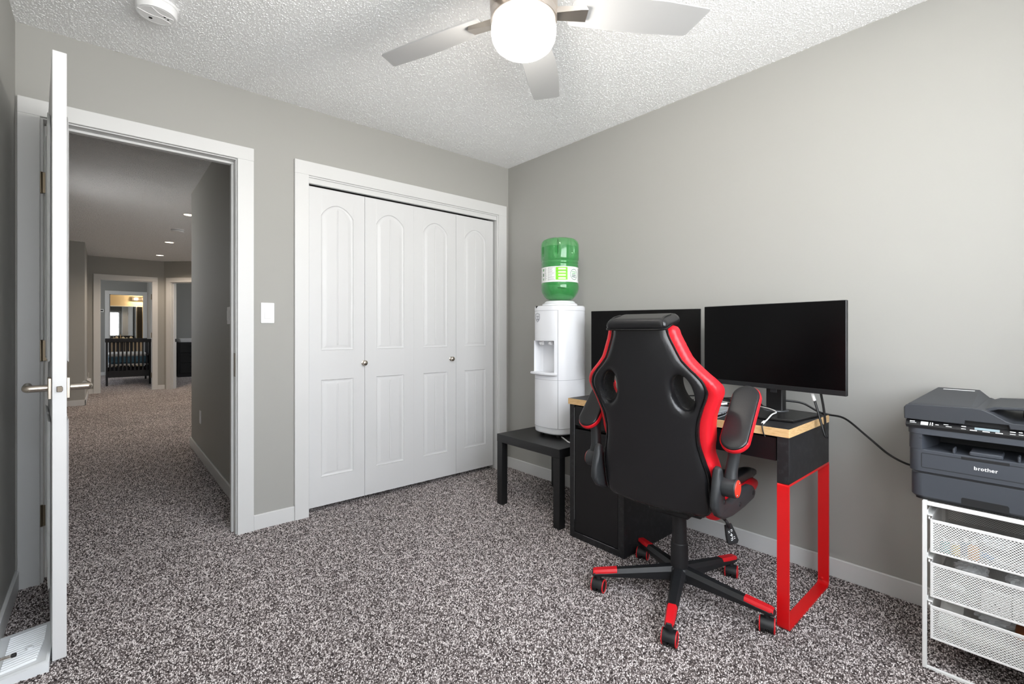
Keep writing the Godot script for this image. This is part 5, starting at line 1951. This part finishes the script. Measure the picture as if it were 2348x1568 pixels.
	for k in 5:
		var a := deg_to_rad(18.0 + 72.0 * k)
		var out := Vector3(cos(a), 0, sin(a))
		var sd := Vector3(-sin(a), 0, cos(a))
		b = B.new()
		var rings := []
		for q in [[0.025, 0.078, 0.134, 0.028], [0.06, 0.079, 0.130, 0.0265], [0.20, 0.074, 0.112, 0.0215], [0.33, 0.070, 0.097, 0.0185], [0.352, 0.070, 0.094, 0.0175], [0.360, 0.073, 0.088, 0.012]]:
			var o: Vector3 = out * q[0]
			rings.append(PackedVector3Array([o - sd * q[3] * 0.82 + Vector3.UP * q[1], o + sd * q[3] * 0.82 + Vector3.UP * q[1], o + sd * q[3] + Vector3.UP * (q[2] - 0.016), o + sd * q[3] * 0.55 + Vector3.UP * q[2], o - sd * q[3] * 0.55 + Vector3.UP * q[2], o - sd * q[3] + Vector3.UP * (q[2] - 0.016)]))
		b.loft(rings)
		var leg := put("base_leg", b, M.black_plastic, c, 20.0)
		b = B.new()
		rings = []
		for q in [[0.255, 0.1030, 0.0105, 0.001], [0.257, 0.1030, 0.0180, 0.0035], [0.30, 0.0975, 0.0175, 0.004], [0.345, 0.0925, 0.0160, 0.004], [0.356, 0.0900, 0.0130, 0.003]]:
			var o: Vector3 = out * q[0]
			rings.append(PackedVector3Array([o - sd * q[2] * 1.06 + Vector3.UP * (q[1] - 0.014), o + sd * q[2] * 1.06 + Vector3.UP * (q[1] - 0.014), o + sd * q[2] + Vector3.UP * (q[1] - 0.005), o + sd * q[2] * 0.72 + Vector3.UP * (q[1] + q[3]), o - sd * q[2] * 0.72 + Vector3.UP * (q[1] + q[3]), o - sd * q[2] + Vector3.UP * (q[1] - 0.005)]))
		b.loft(rings)
		put("leg_tip", b, M.red_plastic, leg, 20.0)
		# caster, its axle turned alike on all five
		var w := out * 0.333
		var ax := Vector3(0.22, 0, 0.975).normalized()
		var bx := Vector3.UP.cross(ax)
		b = B.new()
		b.cyl(w + Vector3(0, 0.050, 0), w + Vector3(0, 0.076, 0), 0.011, 12)
		b.xf = Transform3D(Basis(bx, Vector3.UP, ax), w + Vector3(0, 0.0275, 0))
		var hood := PackedVector2Array()
		for j in 17:
			var g := deg_to_rad(-35.0 + 220.0 * j / 16.0)
			hood.append(Vector2(cos(g), sin(g)) * 0.0285)
		for j in 17:
			var g := deg_to_rad(185.0 - 220.0 * j / 16.0)
			hood.append(Vector2(cos(g), sin(g)) * 0.022)
		b.prism(hood, -0.023, 0.023, 0.002)
		var cs := put("caster", b, M.black_plastic, c, 50.0)
		for s in [-1, 1]:
			b = B.new()
			b.cyl(w + Vector3(0, 0.0265, 0) + ax * s * 0.004, w + Vector3(0, 0.0265, 0) + ax * s * 0.0245, 0.0263, 26, 0.003)
			put("wheel", b, M.dark_plastic, cs)
			b = B.new()
			b.xf = Transform3D(Basis(bx, ax * s, bx.cross(ax * s)), w + Vector3(0, 0.0270, 0) + ax * s * 0.0235)
			b.lathe([[0.0265, -0.002], [0.0278, 0.0], [0.0272, 0.0025], [0.0235, 0.0032], [0.0215, 0.0015], [0.0215, -0.002]], 28)
			put("wheel_ring", b, M.red_plastic, cs)

# ------------------------------------------------------------------ printer
func flat_plan(b: B) -> void:      # prism outlines given in (x, z), rising along y
	b.xf = Transform3D(Basis(Vector3.RIGHT, Vector3(0, 0, 1), Vector3(0, 1, 0)), Vector3.ZERO)

func make_printer() -> void:
	var p := thing("printer", "dark grey multifunction printer with control panel on the white drawer unit", "printer", Vector3.ZERO)
	var x0 := -0.447
	var x1 := -0.055
	var z0 := 2.592
	var z1 := 3.0
	var b := B.new()
	flat_plan(b)
	b.prism(round_rect(x0 + 0.012, z0 + 0.024, x1, z1 - 0.02, 0.02), 0.551, 0.562, 0.0)
	put("base", b, M.printer_hollow, p)
	b = B.new()
	flat_plan(b)
	b.prism(round_rect(x0 + 0.003, z0 + 0.013, x1, z1 - 0.012, 0.032, 8), 0.558, 0.642, 0.006)
	put("paper_tray", b, M.printer_grey, p, 40.0)
	b = B.new()
	flat_plan(b)
	b.prism(round_rect(x0, z0 + 0.009, x1, z1 - 0.009, 0.03, 8), 0.6445, 0.718, 0.0015)
	put("front_body", b, M.printer_grey, p, 40.0)
	# walls beside the output slot
	b = B.new()
	flat_plan(b)
	b.prism(PackedVector2Array([Vector2(x0 + 0.03, z0 + 0.007), Vector2(x0 + 0.012, z0 + 0.012), Vector2(x0 + 0.003, z0 + 0.024), Vector2(x0, z0 + 0.037), Vector2(x0, 2.636), Vector2(-0.33, 2.660), Vector2(x1, 2.660), Vector2(x1, z0 + 0.007)]), 0.718, 0.7675)
	put("slot_cheek", b, M.printer_grey, p, 40.0)
	b = B.new()
	flat_plan(b)
	b.prism(PackedVector2Array([Vector2(x0, 2.955), Vector2(x0, z1 - 0.03), Vector2(x0 + 0.03, z1 - 0.007), Vector2(x1, z1 - 0.007), Vector2(x1, 2.930), Vector2(-0.33, 2.930)]), 0.718, 0.7675)
	put("slot_cheek", b, M.printer_grey, p, 40.0)
	b = B.new()
	flat_plan(b)
	b.prism(round_rect(x0, z0 + 0.005, x1, z1 - 0.005, 0.03, 8), 0.7675, 0.789, 0.0015)
	put("lintel", b, M.printer_grey, p, 40.0)
	b = B.new()
	b.box(Vector3(-0.26, 0.7185, 2.66), Vector3(-0.255, 0.767, 2.93))
	put("slot_back", b, M.printer_hollow, p)
	b = B.new()
	b.box(Vector3(x0 + 0.004, 0.638, z0 + 0.02), Vector3(x1 - 0.002, 0.648, z1 - 0.02))
	put("tray_gap", b, M.printer_lines, p)
	# exit tray furniture
	b = B.new()
	b.box(Vector3(x0 + 0.004, 0.718, 2.748), Vector3(-0.36, 0.731, 2.822), 0.003)
	b.box(Vector3(x0 + 0.002, 0.718, 2.710), Vector3(-0.40, 0.735, 2.716), 0.002)
	b.box(Vector3(x0 + 0.002, 0.718, 2.852), Vector3(-0.40, 0.735, 2.858), 0.002)
	put("paper_stop", b, M.printer_grey, p)
	b = B.new()
	b.box(Vector3(x0 - 0.0006, 0.704, 2.730), Vector3(x0 + 0.004, 0.7135, 2.836), 0.0008)
	put("door_grip", b, M.printer_hollow, p)
	b = B.new()
	for q in [[0.7055, 0.7075, 2.636, 2.952], [0.6585, 0.6605, 2.636, 2.952]]:
		b.box(Vector3(x0 - 0.0004, q[0], q[2]), Vector3(x0 + 0.002, q[1], q[3]))
	for q in [2.634, 2.952]:
		b.box(Vector3(x0 - 0.0004, 0.6600, q), Vector3(x0 + 0.002, 0.7060, q + 0.0018))
	b.box(Vector3(x0 - 0.0004, 0.7545, z0 + 0.037), Vector3(x0 + 0.002, 0.7560, 2.637))
	put("panel_line", b, M.printer_lines, p)
	b = B.new()
	flat_plan(b)
	var pk := round_rect(0, 0, 1, 1, 0.1)
	b.xf = Transform3D(Basis(Vector3(0, 0, 1), Vector3.UP, Vector3(-1, 0, 0)), Vector3(x0 + 0.0035, 0, 0))
	b.prism(PackedVector2Array([Vector2(2.730, 0.5605), Vector2(2.730, 0.579), Vector2(2.733, 0.583), Vector2(2.832, 0.583), Vector2(2.835, 0.579), Vector2(2.835, 0.5605)]), 0.0, 0.0008)
	put("tray_grip", b, M.printer_hollow, p)
	# maker's lettering
	var sf := SystemFont.new()
	sf.font_names = PackedStringArray(["Droid Sans"])
	sf.font_weight = 700
	var tm := TextMesh.new()
	tm.font = sf
	tm.text = "brother"
	tm.font_size = 24
	tm.pixel_size = 0.00060
	tm.depth = 0.0008
	var tx := MeshInstance3D.new()
	tx.name = "maker_lettering"
	tx.mesh = tm
	tx.material_override = M.print_white
	tx.transform = Transform3D(Basis(Vector3(0, 0, 1), Vector3.UP, Vector3(-1, 0, 0)), Vector3(x0 - 0.0006, 0.6825, 2.785))
	p.add_child(tx)
	# control panel: dark band leaning back
	b = B.new()
	b.xf = Transform3D(Basis(Vector3(0, 0, 1), Vector3.UP, Vector3(-1, 0, 0)), Vector3.ZERO)
	b.loft([PackedVector3Array([Vector3(z0 + 0.004, 0.7885, -x0 + 0.002), Vector3(z1 - 0.004, 0.7885, -x0 + 0.002), Vector3(z1 - 0.004, 0.7885, -x1), Vector3(z0 + 0.004, 0.7885, -x1)]),
		PackedVector3Array([Vector3(z0 + 0.002, 0.797, -x0 + 0.003), Vector3(z1 - 0.002, 0.797, -x0 + 0.003), Vector3(z1 - 0.002, 0.797, -x1), Vector3(z0 + 0.002, 0.797, -x1)]),
		PackedVector3Array([Vector3(z0 + 0.002, 0.812, -x0 - 0.012), Vector3(z1 - 0.002, 0.812, -x0 - 0.012), Vector3(z1 - 0.002, 0.812, -x1), Vector3(z0 + 0.002, 0.812, -x1)])])
	var cpn := put("control_panel", b, M.printer_panel, p)
	var face := Transform3D(Basis(Vector3(0, 0, 1), Vector3(0.707, 0.707, 0).normalized(), Vector3(-0.707, 0.707, 0).normalized()), Vector3(x0 + 0.0045, 0.8045, 0))
	for q in [[2.604, 2.617, 0.003, 0.006], [2.604, 2.621, -0.002, -0.0005], [2.655, 2.657, -0.006, 0.006], [2.660, 2.663, 0.001, 0.006], [2.660, 2.663, -0.006, -0.001], [2.669, 2.677, -0.002, 0.0005], [2.688, 2.700, 0.003, 0.005], [2.694, 2.708, -0.004, -0.002], [2.730, 2.741, 0.003, 0.006], [2.730, 2.741, -0.006, -0.004], [2.750, 2.766, -0.008, -0.005], [2.778, 2.794, -0.008, -0.005], [2.806, 2.822, -0.008, -0.005], [2.836, 2.848, 0.002, 0.005], [2.836, 2.848, -0.006, -0.004], [2.854, 2.862, 0.003, 0.006], [2.854, 2.864, -0.005, -0.003]]:
		b = B.new()
		b.xf = face
		b.box(Vector3(q[0], q[2], -0.001), Vector3(q[1], q[3], 0.0012), 0.0004)
		put("button", b, M.print_white, cpn)
	b = B.new()
	b.xf = face
	b.box(Vector3(2.632, -0.007, -0.001), Vector3(2.651, 0.007, 0.001), 0.0005)
	put("function_key", b, M.lcd, cpn)
	b = B.new()
	b.xf = face
	b.box(Vector3(2.760, -0.003, -0.001), Vector3(2.815, 0.006, 0.001), 0.0005)
	put("display", b, M.lcd_blue, cpn)
	# document feeder: the front outline drops to the right; hollow over the panel
	b = B.new()
	b.xf = Transform3D(Basis(Vector3(0, 0, 1), Vector3.UP, Vector3(-1, 0, 0)), Vector3.ZERO)
	b.prism(PackedVector2Array([Vector2(z0 - 0.002, 0.815), Vector2(z0 - 0.003, 0.853), Vector2(z0 + 0.002, 0.861), Vector2(z0 + 0.012, 0.865), Vector2(2.752, 0.869), Vector2(2.775, 0.867), Vector2(2.800, 0.856), Vector2(2.828, 0.838), Vector2(2.842, 0.833), Vector2(z1 + 0.002, 0.833), Vector2(z1 + 0.002, 0.815), Vector2(2.836, 0.815), Vector2(2.833, 0.827), Vector2(2.739, 0.827), Vector2(2.736, 0.815)]), -x1, -x0 - 0.002, 0.002)
	put("document_feeder", b, M.printer_dark, p, 40.0)
	b = B.new()
	b.box(Vector3(x0 + 0.020, 0.810, 2.70), Vector3(x1 - 0.01, 0.828, 2.86))
	put("feeder_hollow", b, M.printer_hollow, p)
	b = B.new()
	b.loft([PackedVector3Array([Vector3(x0 + 0.012, 0.855, z0 + 0.001), Vector3(x1, 0.855, z0 + 0.001), Vector3(x1, 0.855, 2.772), Vector3(x0 + 0.012, 0.855, 2.772)]),
		PackedVector3Array([Vector3(x0 + 0.014, 0.866, z0 + 0.008), Vector3(x1, 0.868, z0 + 0.012), Vector3(x1, 0.868, 2.770), Vector3(x0 + 0.014, 0.868, 2.764)]),
		PackedVector3Array([Vector3(x0 + 0.030, 0.8715, z0 + 0.016), Vector3(x1 - 0.01, 0.894, z0 + 0.040), Vector3(x1 - 0.01, 0.894, 2.745), Vector3(x0 + 0.030, 0.8715, 2.752)])])
	put("feeder_cover", b, M.printer_dark, p, 40.0)
	b = B.new()
	b.box(Vector3(-0.106, 0.8880, 2.650), Vector3(-0.094, 0.8925, 2.735), 0.0005)
	put("paper_guide_mark", b, M.print_white, p)
	b = B.new()
	b.xf = Transform3D(Basis(Vector3(0, 0, 1), Vector3.UP, Vector3(-1, 0, 0)), Vector3.ZERO)
	b.prism(PackedVector2Array([Vector2(2.775, 0.862), Vector2(2.80, 0.874), Vector2(z1 + 0.02, 0.886), Vector2(z1 + 0.02, 0.878), Vector2(2.81, 0.866), Vector2(2.785, 0.856)]), 0.10, 0.40, 0.002)
	put("feeder_tray", b, M.printer_dark, p)
	b = B.new()
	b.box(Vector3(-0.30, 0.833, 2.86), Vector3(-0.285, 0.868, 2.99), 0.003)
	b.box(Vector3(-0.12, 0.833, 2.86), Vector3(-0.105, 0.868, 2.99), 0.003)
	put("tray_support", b, M.printer_hollow, p)

# ------------------------------------------------------------------ white mesh drawer unit and what is in it
func make_cart() -> void:
	var c := thing("drawer_unit", "white steel frame unit with three mesh drawers under the printer", "drawer unit", Vector3.ZERO)
	var x0 := -0.455
	var x1 := -0.020
	var z0 := 2.637
	var z1 := 2.940
	for x in [x0, x1 - 0.012]:
		for z in [z0, z1 - 0.012]:
			var b := B.new()
			b.box(Vector3(x, 0.0, z), Vector3(x + 0.012, 0.551, z + 0.012), 0.0015)
			put("post", b, M.white_steel, c)
	var b := B.new()
	for x in [x0, x1 - 0.012]:
		b.box(Vector3(x + 0.0005, 0.5385, z0 + 0.012), Vector3(x + 0.0115, 0.5505, z1 - 0.012), 0.001)
	for z in [z0, z1 - 0.012]:
		b.box(Vector3(x0 + 0.012, 0.5385, z + 0.0005), Vector3(x1 - 0.012, 0.5505, z + 0.0115), 0.001)
	put("top_rail", b, M.white_steel, c)
	for x in [x0, x1 - 0.012]:
		b = B.new()
		b.box(Vector3(x + 0.0005, 0.0005, z0 + 0.012), Vector3(x + 0.0115, 0.010, z1 - 0.012), 0.001)
		put("floor_rail", b, M.white_steel, c)
	var tops := [0.494, 0.353, 0.212]
	var lows := [0.386, 0.240, 0.104]
	for k in 3:
		var yt: float = tops[k]
		var yl: float = lows[k]
		for z in [z0 + 0.012, z1 - 0.018]:
			b = B.new()
			b.box(Vector3(x0 + 0.004, yt + 0.010, z), Vector3(x1 - 0.012, yt + 0.014, z + 0.014 if z < 2.8 else z + 0.006), 0.0008)
			b.box(Vector3(x0 + 0.004, yt + 0.010, z if z < 2.8 else z + 0.002), Vector3(x1 - 0.012, yt + 0.028, z + 0.003 if z < 2.8 else z + 0.005), 0.0008)
			put("runner", b, M.white_steel, c)
		var zl := z0 + 0.020
		var zr := z1 - 0.020
		var xf := x0 + 0.003
		var xb := x1 - 0.03
		var dr := thing_part("drawer", c)
		b = B.new()
		b.box(Vector3(xf, yt - 0.010, zl), Vector3(xf + 0.005, yt, zr), 0.001)
		b.box(Vector3(xf, yl, zl), Vector3(xf + 0.005, yl + 0.006, zr), 0.001)
		b.box(Vector3(xf, yl + 0.006, zl), Vector3(xf + 0.005, yt - 0.010, zl + 0.008), 0.001)
		b.box(Vector3(xf, yl + 0.006, zr - 0.008), Vector3(xf + 0.005, yt - 0.010, zr), 0.001)
		b.box(Vector3(xf + 0.005, yt - 0.008, zl), Vector3(xb, yt, zl + 0.003), 0.0008)
		b.box(Vector3(xf + 0.005, yt - 0.008, zr - 0.003), Vector3(xb, yt, zr), 0.0008)
		b.box(Vector3(xb - 0.003, yt - 0.008, zl), Vector3(xb, yt, zr), 0.0008)
		b.cyl(Vector3(xf + 0.002, yt + 0.003, zl - 0.004), Vector3(xf + 0.002, yt + 0.003, zl), 0.0045, 10)
		dr.mesh = b.mesh()
		dr.material_override = M.white_steel
		for q in [[Vector3(xf + 0.001, yl + 0.006, zl + 0.008), Vector3(xf + 0.0022, yt - 0.010, zr - 0.008)], [Vector3(xf + 0.005, yl + 0.004, zl + 0.001), Vector3(xb, yt - 0.008, zl + 0.0022)], [Vector3(xf + 0.005, yl + 0.004, zr - 0.0022), Vector3(xb, yt - 0.008, zr - 0.001)], [Vector3(xb - 0.002, yl + 0.004, zl), Vector3(xb - 0.0008, yt - 0.008, zr)], [Vector3(xf + 0.005, yl + 0.002, zl + 0.001), Vector3(xb, yl + 0.0032, zr - 0.001)]]:
			b = B.new()
			b.box(q[0], q[1])
			put("mesh_panel", b, M.perforated_steel, dr)

	# contents
	var g := "odds and ends in the top mesh drawer"
	small_bottle("craft_bottle", "teal bottle at the left of the top mesh drawer", g, Vector3(-0.425, 0.3900, 2.690), 0.048, 0.013, M.teal)
	small_bottle("craft_bottle", "yellow bottle next to the teal one in the top drawer", g, Vector3(-0.427, 0.3900, 2.716), 0.046, 0.011, M.yellow)
	small_bottle("craft_bottle", "orange bottle, tallest in the top mesh drawer", g, Vector3(-0.424, 0.3900, 2.757), 0.062, 0.014, M.orange)
	small_bottle("craft_bottle", "pale green bottle behind the yellow one in the top drawer", g, Vector3(-0.40, 0.3900, 2.737), 0.055, 0.013, M.crib_sheet)
	var tl := thing("brush", "blue handled brush lying across the top mesh drawer", "brush", Vector3.ZERO)
	b = B.new()
	b.tube([Vector3(-0.42, 0.412, 2.775), Vector3(-0.425, 0.404, 2.80)], [0.008, 0.007], 10)
	put("handle", b, M.blue, tl)
	b = B.new()
	b.tube([Vector3(-0.425, 0.404, 2.80), Vector3(-0.43, 0.398, 2.89)], 0.004, 8)
	put("shaft", b, M.white_plastic, tl)
	crumple("plastic_bag", "crumpled clear plastic bag in the top mesh drawer", Vector3(-0.30, 0.425, 2.80), Vector3(0.12, 0.032, 0.09), 3, M.bag_plastic)
	crumple("plastic_bag", "white plastic bag bulging out of the middle mesh drawer", Vector3(-0.33, 0.325, 2.745), Vector3(0.10, 0.045, 0.075), 4, M.bag_plastic)
	crumple("plastic_bag", "pale bag at the right of the middle mesh drawer", Vector3(-0.32, 0.322, 2.855), Vector3(0.11, 0.042, 0.062), 8, M.bag_plastic)
	var bx := thing("small_box", "small white box with dark marks at the front of the middle drawer", "box", Vector3.ZERO)
	b = B.new()
	b.box(Vector3(-0.440, 0.2440, 2.775), Vector3(-0.395, 0.300, 2.838), 0.001)
	put("carton", b, M.paper, bx)
	b = B.new()
	for q in [[0.272, 2.803], [0.262, 2.797], [0.262, 2.812]]:
		b.box(Vector3(-0.4406, q[0], q[1]), Vector3(-0.439, q[0] + 0.005, q[1] + 0.004))
	put("printed_mark", b, M.slot_dark, bx)
	var by := thing("flat_box", "white carton at the right end of the middle drawer", "box", Vector3.ZERO)
	b = B.new()
	b.box(Vector3(-0.436, 0.2440, 2.842), Vector3(-0.36, 0.298, 2.912), 0.001)
	put("carton", b, M.paper, by)
	crumple("white_cord_bundle", "white cord bundle at the left of the middle drawer", Vector3(-0.385, 0.268, 2.715), Vector3(0.05, 0.022, 0.042), 12, M.white_cable)
	crumple("plastic_bag", "clear bag heaped in the bottom mesh drawer", Vector3(-0.30, 0.185, 2.80), Vector3(0.13, 0.050, 0.11), 15, M.bag_plastic)
	var pp := thing("paper_sheets", "white sheets leaning in the bottom mesh drawer", "paper", Vector3.ZERO)
	for k in 4:
		b = B.new()
		b.xf = Transform3D(Basis(Vector3.RIGHT, 0.10 - 0.05 * k), Vector3(-0.30, 0.122 + 0.006 * k, 2.785))
		b.box(Vector3(-0.135, -0.0007, -0.11), Vector3(0.10, 0.0007, 0.11))
		put("sheet", b, M.paper, pp)
	var bp := thing("envelope", "white envelope standing up at the left of the bottom drawer", "envelope", Vector3.ZERO)
	b = B.new()
	b.xf = Transform3D(Basis(Vector3(0, 0, 1), 0.5), Vector3(-0.39, 0.165, 2.70))
	b.box(Vector3(-0.045, -0.002, -0.028), Vector3(0.060, 0.002, 0.028), 0.0005)
	put("envelope", b, M.paper, bp)
	var wd := thing("wooden_piece", "brown wooden piece poking out of the bottom mesh drawer", "wood piece", Vector3.ZERO)
	b = B.new()
	b.box(Vector3(-0.42, 0.178, 2.845), Vector3(-0.28, 0.192, 2.90), 0.004)
	put("board", b, M.card_brown, wd)

func thing_part(called: String, parent: Node) -> MeshInstance3D:
	var o := MeshInstance3D.new()
	var n := called
	var k := 1
	while parent.has_node(n):
		n = "%s_%03d" % [called, k]
		k += 1
	o.name = n
	parent.add_child(o)
	return o

func small_bottle(called: String, label: String, group: String, at: Vector3, h: float, r: float, m: Material) -> void:
	var o := thing(called, label, "bottle", at, group)
	var b := B.new()
	b.lathe([[0.0, 0.0], [r * 0.92, 0.0], [r, 0.002], [r, h * 0.62], [r * 0.55, h * 0.74], [0.0, h * 0.74]], 16)
	put("bottle", b, m, o)
	b = B.new()
	b.cyl(Vector3(0, h * 0.74, 0), Vector3(0, h, 0), r * 0.5, 12, 0.0008)
	put("cap", b, M.white_plastic, o)

func crumple(called: String, label: String, at: Vector3, half: Vector3, sd: int, m: Material) -> void:
	var o := thing(called, label, "bag" if called == "plastic_bag" else "cord", at)
	var n := noise(FastNoiseLite.TYPE_CELLULAR, 1.6, 2, sd)
	n.cellular_return_type = FastNoiseLite.RETURN_DISTANCE2_SUB
	var b := B.new()
	var rings := []
	for i in 15:
		var th := PI * i / 14.0
		var r := PackedVector3Array()
		for k in 28:
			var a := TAU * k / 28.0
			var d := Vector3(sin(th) * cos(a), cos(th), sin(th) * sin(a))
			var f := 0.78 + 0.34 * n.get_noise_3dv(d * 1.2)
			var q := d * half * f
			q.y = maxf(q.y, -half.y * 0.85)
			r.append(q)
		rings.append(r)
	b.loft(rings)
	put("bag_film" if called == "plastic_bag" else "cord_coils", b, m, o, 18.0)

func _ready() -> void:
	set_view()
	make_materials()
	make_setting()
	make_fixtures()
	make_far_rooms()
	make_cooler_corner()
	make_desk()
	make_desktop_things()
	make_chair()
	make_printer()
	make_cart()
